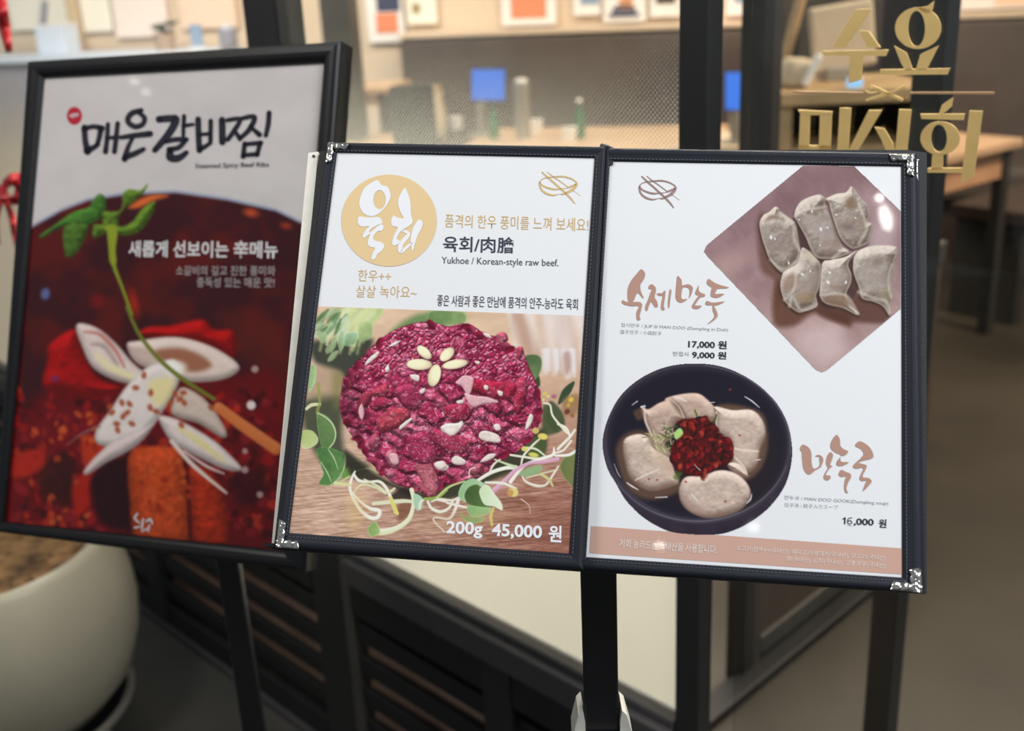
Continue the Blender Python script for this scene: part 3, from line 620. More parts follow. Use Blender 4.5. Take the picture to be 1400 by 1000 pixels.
    for q, wd in ((((215, 275), (290, 350), (300, 440), (330, 510)), [3, 5, 4]), (((300, 300), (360, 260), (440, 250), (492, 240)), [3, 4, 3]), (((500, 190), (600, 200), (640, 170)), [3, 4, 3]), (((700, 220), (740, 330), (750, 380), (700, 470)), [3, 5, 4]),
                  (((235, 820), (300, 740), (310, 620), (340, 520)), [3, 4, 3]), (((270, 860), (290, 800), (340, 880), (430, 850)), [4, 3, 6]), (((475, 600), (560, 610), (620, 570)), [3, 3, 3]), (((465, 790), (560, 780), (630, 800), (690, 900)), [3, 4, 5]),
                  (((690, 560), (780, 520), (920, 520)), [3, 5, 6]), (((700, 770), (800, 810), (870, 830), (895, 900)), [4, 5, 4]), (((905, 600), (885, 700), (900, 800)), [3, 4, 4]), (((540, 560), (600, 510), (630, 520)), [4, 6, 3]), (((150, 570), (230, 630), (310, 580)), [3, 5, 3])):
        p.stroke(A(*q), [w * 1.0 for w in wd], (220, 209, 194), f=2.2, alpha=.5)
    for x, y, a in ((465, 380, 1.8), (505, 370, 1.2), (410, 270, 1.4), (155, 430, 2), (180, 440, 1.2), (330, 320, 1), (350, 660, 1.6), (400, 640, 1.2), (520, 650, 1.4), (510, 710, 2.0), (620, 710, 1.6), (265, 590, 1.5), (560, 290, 1.2), (460, 480, 1), (680, 310, 1)):
        q = A((x, y))[0]; p.ell(q[0], q[1], a * 1.4, a * .8, (244, 244, 244), rng.rand() * 3, f=.8, alpha=.85)
    return p

# ---------------------------------------------------------------- dumpling soup in the black bowl
def paint_bowl(quad, step=.8):
    p = Paint(quad, step); X, Y = p.X, p.Y; A = Z(820, 490, .245); rng = np.random.RandomState(8)
    p.img[:] = col((56, 48, 62))
    p.img += ((fbm(X / 22, Y / 22, 3) - .5) * .05)[..., None]
    k = sstep(690, 730, Y)[..., None] * .35; p.img = p.img * (1 - k) + col((40, 30, 40)) * k
    cx, cy = A((545, 478))[0]
    p.ell(cx, cy, 529 * .245, 447 * .245, (66, 60, 72), .06, f=1)
    p.ell(cx, cy - 2, 505 * .245, 425 * .245, (46, 42, 54), .06, f=1.4)
    p.ell(cx, cy - 1, 488 * .245, 408 * .245, (33, 30, 41), .06, f=5)
    p.ell(cx + 20, cy + 20, 90, 70, (42, 33, 36), .1, f=20, alpha=.8)
    th = np.linspace(.3, 2.6, 24); p.stroke([(cx + 127 * np.cos(a) * 1.0, cy - 1 + 107 * np.sin(a)) for a in th], [.8, 1.6, 2, 1.6, .8], (120, 114, 122), f=.9, alpha=.7)
    th = np.linspace(-1.5, .1, 20); p.stroke([(cx + 127 * np.cos(a), cy + 3 * np.cos(a) + 107 * np.sin(a)) for a in th], [.8, 1.8, 1], (110, 106, 118), f=.9, alpha=.6)
    p.poly(A((190, 300), (230, 280), (245, 330), (210, 345)), (96, 70, 54), f=2.5, alpha=.8)
    p.poly(A((90, 520), (150, 420), (270, 420), (320, 600), (440, 690), (430, 750), (280, 790), (150, 720)), (104, 78, 62), f=5, alpha=.85)
    p.poly(A((640, 280), (880, 290), (935, 400), (930, 540), (880, 640), (800, 680), (720, 600)), (112, 84, 66), f=4, alpha=.8)
    B = [((360, 235), (430, 205), (540, 195), (600, 230), (650, 290), (645, 345), (560, 370), (470, 350), (420, 300)), ((230, 270), (270, 285), (330, 250), (400, 235), (450, 290), (470, 340), (420, 370), (400, 450), (330, 480), (280, 430), (245, 340)),
         ((640, 270), (740, 290), (850, 290), (910, 350), (925, 430), (890, 520), (880, 590), (820, 640), (740, 590), (720, 480), (660, 420), (648, 330)), ((710, 590), (780, 590), (830, 660), (760, 650)),
         ((130, 470), (200, 425), (270, 440), (300, 500), (390, 560), (420, 640), (440, 690), (390, 720), (280, 740), (190, 690), (150, 620)), ((470, 670), (560, 650), (680, 625), (770, 650), (830, 710), (840, 780), (780, 850), (660, 890), (560, 885), (470, 830), (440, 750))]
    for i, q in enumerate(B):
        c = (214, 186, 168) if i < 2 else (228, 206, 190)
        p.poly(A(*q), c, f=1.6, shade=dome(13, light=(.05, -.8, .7), tex=.07, ts=12, bump=.13, sparkle=.05, seed=30 + 4 * i, amb=.50, dif=.60, dark=(138, 104, 88)))
    for q, c, a in ((((300, 480), (400, 540), (390, 640), (330, 560)), (186, 160, 140), .6), (((270, 420), (340, 450), (400, 540), (300, 500)), (196, 172, 140), .7), (((390, 230), (440, 250), (480, 320), (460, 330)), (104, 76, 66), .7),
                    (((750, 480), (880, 500), (870, 560), (770, 560)), (206, 180, 160), .4), (((460, 760), (520, 800), (600, 870), (500, 850)), (180, 150, 140), .6), (((270, 500), (420, 640), (430, 700), (340, 640)), (206, 178, 152), .5)):
        p.poly(A(*q), c, f=4, alpha=a)
    for q, wd in ((((250, 280), (255, 350), (290, 430)), [2, 3, 2]), (((470, 330), (440, 270), (390, 225)), [2, 1.5, 1.5]), (((650, 300), (660, 420), (740, 500), (880, 520)), [2, 3, 3]), (((200, 680), (260, 650), (330, 620)), [2, 3, 2]), (((740, 540), (800, 600), (820, 640)), [2, 3, 2])):
        p.stroke(A(*q), wd, (238, 222, 208), f=1.2, alpha=.7)
    # shredded green onion
    for i in range(46):
        x, y = 380 + rng.randn() * 45, 440 + rng.randn() * 34
        if i > 30: x, y = 320 + rng.randn() * 38, 500 + rng.randn() * 30
        a = rng.rand() * 6.3; q = A((x, y), (x + 30 * np.cos(a), y + 30 * np.sin(a)))
        p.stroke(q, [1.2, 1.6, 1], [(96, 132, 58), (70, 92, 40), (170, 180, 110), (200, 206, 160), (52, 66, 34)][rng.randint(5) if i < 31 else 2 + rng.randint(2)], f=.7, alpha=.85)
    p.poly(A((420, 410), (450, 390), (470, 430), (440, 460), (415, 440)), (176, 212, 124), f=1.5); p.stroke(A((365, 440), (380, 395), (430, 380)), [1.5, 2, 1.5], (72, 98, 46))
    p.stroke(A((530, 290), (545, 330), (552, 370)), [2, 2.6, 2], (88, 112, 58)); p.stroke(A((650, 315), (640, 350), (615, 390)), [2, 2.4, 2], (66, 84, 40))
    for x, y in ((440, 640), (430, 665), (720, 560), (560, 380)): q = A((x, y))[0]; p.ell(q[0], q[1], 5, 4, (84, 104, 48), .4, f=2, alpha=.7)
    # spicy minced topping
    T = [((430, 355), (520, 335), (600, 345), (660, 390), (670, 440), (740, 470), (735, 560), (690, 600), (600, 620), (570, 660), (480, 640), (410, 600), (400, 490), (460, 430), (470, 390))]
    p.poly(A(*T[0]), (88, 18, 20), f=2)
    Td = np.array(A(*T[0])); n = 0; pt = []
    while n < 95:
        x, y = 400 + rng.rand() * 340, 340 + rng.rand() * 310
        ins = False
        q = T[0]
        for i in range(len(q)):
            (ax, ay), (bx, by) = q[i], q[(i + 1) % len(q)]
            if (ay > y) != (by > y) and x < (bx - ax) * (y - ay) / (by - ay) + ax: ins = not ins
        if ins: pt.append((y, x)); n += 1
    for y, x in sorted(pt):
        q = A((x, y))[0]; a = rng.rand() * 3; c = [(120, 24, 26), (100, 18, 24), (136, 34, 30), (84, 14, 20), (128, 30, 34), (158, 54, 42)][rng.randint(6)]; s0 = rng.randint(999)
        def sh(u, v, r, xx, yy, cc, s0=s0):
            z = np.sqrt(np.clip(1 - r * r, 0, 1)); k = .45 + .7 * np.clip(-.3 * u - .6 * v + .7 * z, 0, 1) + .5 * (vnoise(xx / 1.6, yy / 1.6, s0) - .5)
            return np.clip(cc[None, None, :] * k[..., None], 0, 1)
        p.ell(q[0] + .4, q[1] + 1, 7, 5.2, (52, 10, 14), a, f=2.2, alpha=.5); p.ell(q[0], q[1], 4.5 + rng.rand() * 4, 3.4 + rng.rand() * 2.4, c, a, f=1.2, shade=sh)
    for q, wd in ((((150, 695), (180, 715), (215, 735)), [1.2, 2.4, 1]), (((810, 215), (850, 240), (890, 275)), [1.2, 2.0, 1]), (((415, 212), (450, 225), (485, 242)), [1, 1.6, 1]), (((735, 303), (790, 293)), [1, 1.6]), (((820, 810), (840, 790), (848, 760)), [1, 2, 1]), (((230, 272), (250, 268)), [2, 3]), (((600, 250), (640, 246)), [.8, 1.2]),
                  (((510, 750), (530, 780), (550, 800)), [.8, 1.4, .8]), (((180, 262), (210, 240)), [.8, 1.4]), (((310, 778), (375, 775)), [1, 1.6]), (((530, 595), (545, 612), (560, 625)), [.7, 1.2]), (((870, 570), (895, 566)), [.8, 1.6]), (((80, 590), (100, 640), (115, 665)), [.5, 1, .5])):
        p.stroke(A(*q), wd, (236, 232, 232), f=.7, alpha=.85)
    for x, y in ((728, 175), (780, 430), (580, 680), (320, 680), (275, 675), (700, 800), (480, 690)):
        q = A((x, y))[0]; p.ell(q[0], q[1], 1.8, 1.4, (150, 60, 44), 0, f=.8, alpha=.8)
    return p

# ---------------------------------------------------------------- the spicy ribs poster
def paint_poster(quad, step=1.6):
    p = Paint(quad, step); X, Y = p.X, p.Y; rng = np.random.RandomState(12); A, B = Z(0, 420, .34), Z(20, 230, .2)
    p.img[:] = col((200, 194, 192)); p.img += ((fbm(X / 60, Y / 40, 2) - .5) * .06)[..., None]
    arc = [(-60, 800), (-10, 350), (20, 326), (48, 309), (84, 289), (120, 275), (170, 267), (240, 264), (309, 274), (377, 289), (412, 306), (450, 330), (470, 800)]
    p.poly([(a, b - 4) for a, b in arc], (150, 158, 178), f=2.5, smooth=False)
    def bsh(d, x, y, c):
        n = fbm(x / 50, y / 50, 4); t = sstep(.35, .75, n)[..., None]
        return (col((60, 28, 32)) * (1 - t) + col((88, 30, 28)) * t)
    p.poly(arc, (60, 26, 30), f=2.5, smooth=False, shade=bsh)
    p.poly(B((780, 270), (860, 210), (960, 180), (1050, 190), (960, 220), (850, 270)), (226, 112, 52), f=4, alpha=.9)
    for x, y, a, c in ((343, 291, 9, (206, 84, 44)), (391, 309, 6, (190, 66, 40)), (330, 340, 16, (110, 32, 26))): p.ell(x, y, a, a * .6, c, .2, f=5, alpha=.8)
    p.ell(183, 415, 6, 16, (170, 44, 26), -.2, f=6, alpha=.85); p.ell(133, 412, 10, 10, (116, 28, 30), 0, f=7, alpha=.8)
    p.poly(A((880, 20), (1100, 60), (1110, 260), (960, 200)), (92, 36, 30), f=14, alpha=.6)
    # lower mass
    p.poly(A((40, 560), (180, 340), (420, 300), (900, 280), (1130, 300), (1120, 980), (0, 980)), (104, 24, 26), f=14, alpha=.9)
    for i in range(520):
        x, y = 60 + rng.rand() * 1060, 330 + rng.rand() * 600
        if y < 360 and 430 < x < 860: continue
        q = A((x, y))[0]; c = [(150, 30, 28), (112, 22, 28), (84, 18, 24), (176, 52, 34), (56, 20, 24), (134, 34, 40), (70, 24, 26)][rng.randint(7)]
        p.ell(q[0], q[1], 4 + rng.rand() * 6, 3 + rng.rand() * 4, c, rng.rand() * 3, f=2.2, alpha=.75)
    p.poly(A((200, 150), (300, 90), (340, 200), (400, 290), (480, 330), (350, 370), (180, 330), (190, 220)), (178, 26, 26), f=4, shade=dome(22, amb=.6, dif=.5, ts=22, tex=.06, bump=.2, sparkle=.1, seed=3))
    p.poly(A((560, 110), (600, 80), (690, 75), (810, 50), (860, 90), (940, 100), (945, 200), (900, 190), (800, 150), (680, 140)), (176, 26, 24), f=4, shade=dome(16, amb=.6, dif=.5, ts=22, tex=.06, bump=.2, sparkle=.1, seed=5))
    p.poly(A((170, 430), (330, 420), (390, 520), (330, 640), (160, 600)), (116, 26, 34), f=9, alpha=.6)
    p.poly(A((160, 640), (280, 580), (320, 760), (220, 800), (160, 740)), (58, 28, 26), f=8, alpha=.85)
    p.poly(A((370, 680), (520, 600), (540, 840), (520, 900), (400, 860)), (44, 22, 26), f=8, alpha=.95)
    p.poly(A((290, 720), (350, 640), (380, 560), (420, 560), (360, 700), (360, 800), (310, 830)), (176, 38, 26), f=5, alpha=.9)
    p.poly(A((60, 600), (170, 570), (170, 650), (60, 690)), (176, 44, 30), f=6, alpha=.9)
    p.poly(A((330, 530), (400, 520), (400, 590), (340, 640)), (196, 60, 34), f=4, alpha=.8)
    rib = dome(26, light=(-.2, -.6, .8), amb=.62, dif=.5, tex=.16, ts=16, bump=.2, sparkle=.1, seed=11)
    p.poly(A((520, 590), (600, 560), (720, 570), (745, 650), (765, 960), (560, 960), (520, 760)), (190, 72, 34), f=3, shade=rib)
    p.poly(A((755, 660), (880, 700), (920, 960), (775, 960)), (172, 50, 26), f=3, shade=rib)
    p.stroke(A((745, 620), (760, 780), (765, 960)), [5, 5, 4], (66, 20, 20), f=3, alpha=.8)
    p.poly(A((920, 680), (1060, 660), (1060, 760), (960, 800)), (60, 24, 26), f=6, alpha=.8)
    for i in range(70):
        x, y = (590 + rng.rand() * 170, 560 + rng.rand() * 260) if i < 26 else (120 + rng.rand() * 280, 420 + rng.rand() * 480)
        q = A((x, y))[0]; p.ell(q[0], q[1], 4 + rng.rand() * 3, 2.6 + rng.rand() * 2, [(206, 92, 46), (186, 70, 36), (150, 40, 28)][rng.randint(3)], rng.rand() * 3, f=1.6, alpha=.7)
    # spring onion
    lk = lambda s: dome(11, light=(-.2, -.6, .9), amb=.68, dif=.34, ts=20, tex=.03, bump=.12, sparkle=0, seed=s)
    p.poly(A((510, 150), (560, 135), (700, 120), (830, 150), (930, 205), (962, 250), (900, 290), (780, 302), (680, 280), (600, 250), (540, 215)), (232, 212, 200), f=2, shade=lk(1))
    p.poly(A((620, 180), (720, 165), (810, 195), (850, 238), (780, 262), (690, 240)), (150, 92, 66), f=5, alpha=.9)
    p.poly(A((520, 165), (610, 170), (640, 230), (560, 230)), (186, 160, 150), f=5, alpha=.6)
    p.poly(A((305, 85), (330, 65), (400, 90), (470, 150), (530, 220), (600, 290), (520, 308), (440, 285), (370, 240), (330, 160)), (232, 212, 204), f=2, shade=lk(2))
    p.stroke(A((340, 100), (400, 110), (460, 170), (500, 240)), [3, 6, 3], (166, 60, 54), f=2.5, alpha=.55)
    p.stroke(A((370, 150), (420, 160), (470, 230)), [4, 7, 4], (150, 128, 120), f=3, alpha=.6); p.stroke(A((390, 190), (440, 240), (540, 285)), [6, 10, 8], (236, 226, 164), f=4, alpha=.7)
    p.poly(A((560, 265), (620, 230), (705, 212), (722, 290), (680, 380), (610, 480), (520, 556), (400, 555), (385, 500), (440, 420), (500, 330)), (236, 224, 218), f=2, shade=lk(4))
    p.poly(A((600, 300), (700, 290), (670, 380), (620, 390)), (232, 216, 140), f=6, alpha=.7); p.ell(240, 503, 14, 9, (246, 244, 232), 0, f=5, alpha=.9)
    p.poly(A((400, 585), (470, 530), (600, 475), (640, 440), (560, 550), (430, 625), (350, 675), (340, 655)), (228, 208, 204), f=2, shade=lk(6))
    p.poly(A((720, 330), (780, 340), (850, 400), (910, 500), (890, 525), (800, 470), (690, 430)), (216, 196, 182), f=2, shade=lk(7))
    p.poly(A((640, 440), (720, 455), (850, 530), (930, 600), (972, 655), (900, 652), (790, 600), (700, 550), (660, 500)), (236, 220, 214), f=2, shade=lk(8))
    p.stroke(A((720, 490), (800, 540), (900, 620)), [4, 9, 4], (230, 216, 140), f=3, alpha=.8); p.stroke(A((690, 540), (780, 640), (910, 748)), [6, 6, 3], (226, 206, 196), f=1.6); p.stroke(A((740, 580), (830, 640), (900, 670)), [3, 4, 2], (222, 196, 190), f=1.6)
    p.stroke(A((270, 555), (330, 510), (400, 480)), [1, 3, 4], (150, 112, 108), f=2, alpha=.7)
    for x, y in ((440, 400), (455, 425), (490, 385), (520, 390), (515, 425), (470, 470), (475, 495), (535, 470), (500, 440), (605, 345), (600, 405), (625, 420), (710, 350), (735, 345), (740, 385), (720, 370), (685, 385), (735, 475), (850, 405), (575, 275), (545, 325)):
        q = A((x + rng.randn() * 4, y))[0]; p.ell(q[0], q[1], 5, 3.6, (166, 84, 52), rng.rand() * 3, f=1.6, alpha=.92)
    p.stroke(A((880, 405), (980, 480), (1110, 570)), [14, 16, 17], (186, 92, 46), f=2, hi=(222, 140, 84))
    # parsley and its stem
    p.stroke(B((650, 420), (672, 640), (740, 830), (800, 1000)), [9, 6, 4, 4], (126, 140, 44), f=1.5); p.stroke(A((510, 0), (560, 110), (650, 220), (750, 300), (860, 370)), [4, 5, 6, 6, 5], (112, 116, 44), f=1.6)
    G = (74, 120, 48)
    for q, c in ((((530, 230), (580, 175), (625, 220), (600, 330), (500, 390), (400, 420), (330, 400), (190, 475), (180, 455), (300, 370), (400, 300), (500, 270)), G), (((340, 400), (500, 390), (480, 480), (440, 560), (380, 610), (345, 590)), (82, 116, 46)),
                 (((600, 300), (720, 290), (740, 180), (780, 145), (860, 150), (910, 105), (880, 170), (800, 240), (740, 290), (710, 340), (720, 400), (800, 370), (880, 270), (965, 230), (920, 350), (840, 440), (740, 460), (640, 440), (540, 480), (540, 390), (600, 380)), (98, 128, 44))):
        p.poly(B(*q), c, f=2, shade=dome(9, amb=.66, dif=.45, ts=12, tex=.2, bump=.3, sparkle=0, seed=21))
    p.poly(B((610, 400), (700, 400), (690, 560), (695, 650), (650, 640), (645, 470)), (138, 150, 44), f=2)
    p.ell(62, 402, 6, 8, (96, 108, 158), .2, f=3, alpha=.9); p.ell(75, 518, 5, 4, (110, 52, 108), 0, f=3, alpha=.8)
    for x, y, r in ((1010, 395, 18), (1025, 250, 14), (985, 655, 14), (1045, 755, 13), (985, 580, 11)):
        q = A((x, y))[0]; p.ell(q[0], q[1], r * .34, r * .34, (238, 228, 224) if r > 15 else (176, 150, 146), 0, f=1.5, alpha=.9)
    p.img = np.clip(p.img, 0, 1); return p

Q_BEEF = [(434.5, 419), (799, 432), (778, 757), (395.5, 729)]
Q_PLATE = [(958, 226), (1232, 226), (1232, 512), (958, 512)]
Q_BOWL = [(820, 494), (1088, 494), (1088, 735), (820, 735)]
Q_POSTER = [(62, 107), (444, 87), (388, 752), (10, 714)]

# ================================================================ materials
M = {}
M['navy'] = mat('navy_leatherette', (.010, .012, .020), .58, bump=.2, bscale=900, spec=.28)
M['stitch'] = mat('stitching_thread', (.09, .095, .11), .7)
M['black'] = mat('black_plastic', (.005, .005, .006), .40, noise=.2, spec=.35)
M['black_matt'] = mat('black_board', (.010, .010, .013), .6, bump=.3, bscale=1500)
M['black_metal'] = mat('black_painted_steel', (.006, .006, .008), .42, noise=.2)
M['silver'] = mat('silver_corner', (.62, .60, .55), .16, 1.0, noise=.35, nscale=500)
M['alu'] = mat('brushed_aluminium', (.80, .77, .69), .45, .15, noise=.08, nscale=60)
M['paper'] = mat('white_card', tuple(.80 * x for x in (.985, .995, 1.01)), .5, coat=1.0, noise=.004, nscale=60)
M['print'] = print_mat('colour_print'); M['poster'] = print_mat('poster_print', .6)
def I(name, c, k=1.0): M[name] = mat(name, ink(c, k), .5, coat=1.0)
I('ink_tan', (229, 201, 152)); I('ink_white', (236, 237, 240)); I('ink_ochre', (214, 180, 122)); I('ink_dark', (62, 66, 80)); I('ink_mocha', (180, 142, 126)); I('ink_logo', (158, 132, 126))
I('ink_gold', (212, 184, 128)); I('ink_grey', (150, 152, 158)); I('ink_band', (203, 164, 147)); I('ink_pale', (236, 222, 214)); I('ink_charcoal', (44, 46, 56)); I('ink_text', (80, 82, 94))
M['poster_black'] = mat('poster_black_ink', (.022, .02, .03), .5, coat=.6); M['poster_white'] = mat('poster_white_ink', (.62, .60, .60), .5, coat=.6); M['poster_pale'] = mat('poster_pale_ink', (.34, .30, .30), .5, coat=.6); M['poster_red'] = mat('poster_red_ink', (.42, .02, .04), .5, coat=.6)
M['frame_dark'] = mat('shopfront_dark_steel', (.018, .018, .018), .45, noise=.15, nscale=8)
M['frame_olive'] = mat('shopfront_olive_steel', (.060, .056, .046), .5, noise=.15, nscale=8)
M['frame_brown'] = mat('shopfront_brown_steel', (.050, .040, .034), .5, noise=.15, nscale=8)
M['rail'] = mat('shopfront_grey_rail', (.062, .058, .058), .42, noise=.1, nscale=10)
M['slat'] = mat('dark_louvre', (.010, .010, .010), .55, noise=.2)
M['grille_back'] = mat('pinkish_board', (.36, .23, .17), .6, noise=.4, nscale=6); M['slat_back'] = mat('brown_board', (.075, .050, .036), .6, noise=.35, nscale=6)  # pinkish board: warm interior glow behind the slats put into its colour
M['glass'] = glass_mat('clear_glass', (.94, .96, .95)); M['glass_door'] = glass_mat('door_glass', (.93, .94, .93), .6)
M['film'] = film_mat('dot_gradient_film', .0042, .925, 1.355, (.80, .77, .67))
M['gold'] = mat('gold_metal', (.84, .58, .22), .38, .2, noise=.06, nscale=40)
M['gold_edge'] = mat('copper_line', (.50, .30, .15), .4, .2)
M['mall_floor'] = mat('dark_stone_floor', (.060, .058, .050), .5, noise=.35, nscale=3)
M['floor_in'] = mat('brown_concrete_floor', (.044, .036, .026), .45, noise=.28, nscale=2.2)
M['pot'] = mat('cream_ceramic', (.45, .41, .31), .35, noise=.06, nscale=7); M['soil'] = mat('bark_chips', (.20, .11, .045), .9, noise=.75, nscale=28, bump=1.0, bscale=60)
M['trunk'] = mat('brown_bark', (.12, .08, .05), .8, noise=.4, nscale=25); M['leaf'] = mat('green_leaf', (.06, .12, .04), .5, noise=.3)
M['red'] = mat('red_satin', (.36, .006, .012), .4, noise=.2, nscale=9)
M['wall'] = mat('beige_plaster', (.68, .53, .39), .8, noise=.05, nscale=2); M['wood'] = mat('light_wood', (.50, .32, .19), .45, noise=.18, nscale=7); M['wood_gold'] = mat('golden_wood', (.42, .285, .145), .5, noise=.2, nscale=8); M['wood_red'] = mat('reddish_wood', (.50, .27, .15), .5, noise=.15, nscale=8)
M['booth'] = mat('brown_booth_leather', (.085, .062, .050), .6, noise=.12, nscale=6); M['chair'] = mat('olive_dark_chair', (.030, .027, .022), .55, noise=.2); M['bench'] = mat('brown_bench', (.045, .028, .02), .5, noise=.2)
M['cream'] = mat('cream_panel', (.55, .45, .32), .6, noise=.05); M['screen'] = mat('blue_screen', (.02, .06, .2), .3, emit=((.055, .19, .74), .95)); M['glow'] = mat('small_blue_screen', (.1, .2, .3), .3, emit=((.30, .60, .95), 1.0))
M['white'] = mat('white_ceramic', (.8, .77, .72), .3); M['steel'] = mat('grey_steel_tumbler', (.36, .34, .29), .35, .5); M['bottle'] = mat('green_bottle_glass', (.04, .14, .06), .15)
for n, c in dict(orange=(.78, .25, .12), navyprint=(.045, .05, .10), whiteprint=(.82, .78, .74), bluegrey=(.25, .33, .45), skin=(.62, .30, .15), darkprint=(.06, .03, .025), olive=(.35, .27, .12), palecream=(.86, .80, .68), palepink=(.84, .70, .62), paleblue=(.66, .72, .82), peach=(.84, .60, .45), tan=(.60, .45, .28), darkgreen=(.05, .075, .045), brownpot=(.42, .30, .22), greyviolet=(.30, .29, .34)).items():
    M[n] = mat(n + '_print', c, .6, noise=.04)

# ================================================================ the sheets the menu and the poster lie in
R_PAGE = [(834, 221), (1232, 228), (1233, 790), (801.5, 762)]; L_PAGE = [(461, 209), (813, 216.5), (778, 757), (395.5, 729)]; P_OUT = [(42, 85), (470, 58), (420, 782), (-2, 727)]
PR, PL, PP = sheet_from_quad(R_PAGE, .205), sheet_from_quad(L_PAGE, .195), sheet_from_quad(P_OUT, .43)
# small ceiling downlights of the passage (they glint in the plastic sleeves and the poster cover)
def downlight(pl, x, y, power, size, long=1.0):
    P = Vector(pl.P(x, y)); v = (Vector(CAM) - P).normalized(); n = Vector(pl.n); r = 2 * n.dot(v) * n - v
    loc = P + r * ((2.72 - P.z) / r.z); area('mall_downlight', loc, P, size, power, (1, .96, .9), 'ELLIPSE', size * long)
downlight(PR, 1211, 298, .11, .024, 2.5); downlight(PR, 1202.5, 271, .03, .014); downlight(PR, 1030, 721, .02, .040, .7); downlight(PR, 902, 746, .03, .03, .5); downlight(PP, 184, 111, .02, .035, .6); downlight(PP, 200, 126, .02, .035, .6)

# ================================================================ shopfront (the setting)
S0 = np.array([.207, 1.1545, 0]); ST = np.array([-.699, .715, 0]); SN = np.array([.715, .699, 0]); UP = np.array([0, 0, 1.0])
def S(s, d, z): return S0 + ST * s + SN * d + UP * z
AX = [ST, SN, UP]
def sbox(mb, s0, s1, d0, d1, z0, z1, bev=0.0): return mb.box(S((s0 + s1) / 2, (d0 + d1) / 2, (z0 + z1) / 2), (s1 - s0, d1 - d0, z1 - z0), AX, bev)
def struct(o): o['kind'] = 'structure'; return o
# floor: dark stone outside, brown concrete inside the restaurant
a, b, c, d, e, f = S(6, 0, 0), S(-5, 0, 0), S(-5, 9, 0), S(6, 9, 0), S(6, -4, 0), S(-5, -4, 0)
fl = struct(mesh('floor', [a, b, c, d, e, f], [[0, 1, 2, 3], [4, 5, 1, 0]], M['floor_in'])); fl.data.materials.append(M['mall_floor']); fl.data.polygons[1].material_index = 1
mb = MB(); sbox(mb, -.008, .028, 0, .028, 0, 2.6, .002); struct(mb.build('trim_1', M['frame_dark']))
mb = MB(); sbox(mb, .756, .845, 0, .03, 0, 2.6, .003); struct(mb.build('trim_3', M['frame_dark']))
mb = MB(); sbox(mb, .728, .755, .0, .03, 0, 2.6, .003); struct(mb.build('trim_4', M['frame_olive']))
def shop_window(n, s0, s1):
    w = thing('window_%d' % n, S((s0 + s1) / 2, 0, .48), None, None); w['kind'] = 'structure'
    mb = MB(); sbox(mb, s0, s1, .022, .030, .48, 2.6); mb.build('glass_pane', M['glass'], w)
    V = [S(s0, .0205, .485), S(s1, .0205, .485), S(s1, .0205, 1.45), S(s0, .0205, 1.45)]
    o = mesh('privacy_film', V, [[0, 1, 2, 3]], M['film'], w); uv = o.data.uv_layers.new(name='UVMap')
    for k, (u, v) in enumerate([(s0, .485), (s1, .485), (s1, 1.45), (s0, 1.45)]): uv.data[k].uv = (u, v)
    mb = MB(); sbox(mb, s0, s1, -.012, .05, .420, .468, .004); sbox(mb, s0, s1, .0, .045, .468, .482, .003); mb.build('bottom_rail', M['rail'], w)
shop_window(1, .029, .727); shop_window(2, .846, 3.2)
def louvre(n, s0, s1):
    w = thing('trim_%d' % n, S((s0 + s1) / 2, 0, 0), None, None); w['kind'] = 'structure'
    mb = MB(); sbox(mb, s0, s1, .028, .04, .0, .415); mb.build('back_board', M['grille_back'], w)
    for k in range(4):
        z = .110 + k * .068; mb = MB(); mb.box(S((s0 + s1) / 2, .014, z), (s1 - s0, .014, .036), AX, .002); mb.build('slat', M['slat'], w)
    mb = MB(); sbox(mb, s0, s1, -.002, .05, .355, .420, .002); sbox(mb, s0, s1, .0, .027, .0, .07, .002)
    mb.build('rail_board', M['slat'], w); mb = MB(); sbox(mb, s0, s1, -.010, .0, .0, .018, .001); mb.build('floor_edge', M['rail'], w)
louvre(5, .029, .727); louvre(6, .846, 3.2)
for s in (.36, 1.5):
    mb = MB(); sbox(mb, s - .03, s + .03, -.006, .027, .02, .419, .002); struct(mb.build('trim_7', M['frame_dark']))
# glass door, opened a little inwards
DD = -heading(-2324); DN = np.array([DD[1], -DD[0], 0]); DO = np.array([.240, 1.118, 0]); PD = Plane(DO, DN)
dr = thing('door_1', DO, None, None); dr['kind'] = 'structure'
mb = MB(); mb.box(DO + DD * .46 + UP * 1.16 - PD.n * .005, (.90, .010, 2.26), [DD, PD.n, UP], .001); mb.build('glass_leaf', M['glass_door'], dr)
mb = MB(); mb.box(DO + DD * .46 + UP * .06 - PD.n * .005, (.90, .03, .10), [DD, PD.n, UP], .003); mb.build('bottom_patch', M['frame_dark'], dr)
# partition standing inside, square to the shopfront, and the inner post
pw = thing('wall_partition', (.442, 1.93, 0), None, None); pw['kind'] = 'structure'; p0 = np.array([.442, 1.93, 0]); AP = [SN, -ST, UP]
mb = MB(); mb.box(p0 + UP * 1.30, (.035, .045, 2.60), AP, .003); mb.build('post', M['frame_dark'], pw)
mb = MB(); mb.box(p0 + UP * 1.30 + SN * .034, (.032, .04, 2.60), AP, .003); mb.build('post_edge', M['frame_brown'], pw)
mb = MB(); mb.box(p0 + SN * .42 + UP * .40, (.74, .02, .66), AP); mb.build('lower_panel', M['slat_back'], pw)
mb = MB(); mb.box(p0 + SN * .42 + UP * .055, (.74, .04, .045), AP, .004); mb.box(p0 + SN * .42 + UP * .75, (.74, .04, .05), AP, .004); mb.build('panel_rail', M['frame_olive'], pw)
mb = MB(); q0 = np.array([.348, 1.794, 0]); mb.box(q0 + SN * .28 + UP * .012, (.86, .055, .024), AP, .004); struct(mb.build('trim_8', M['slat']))
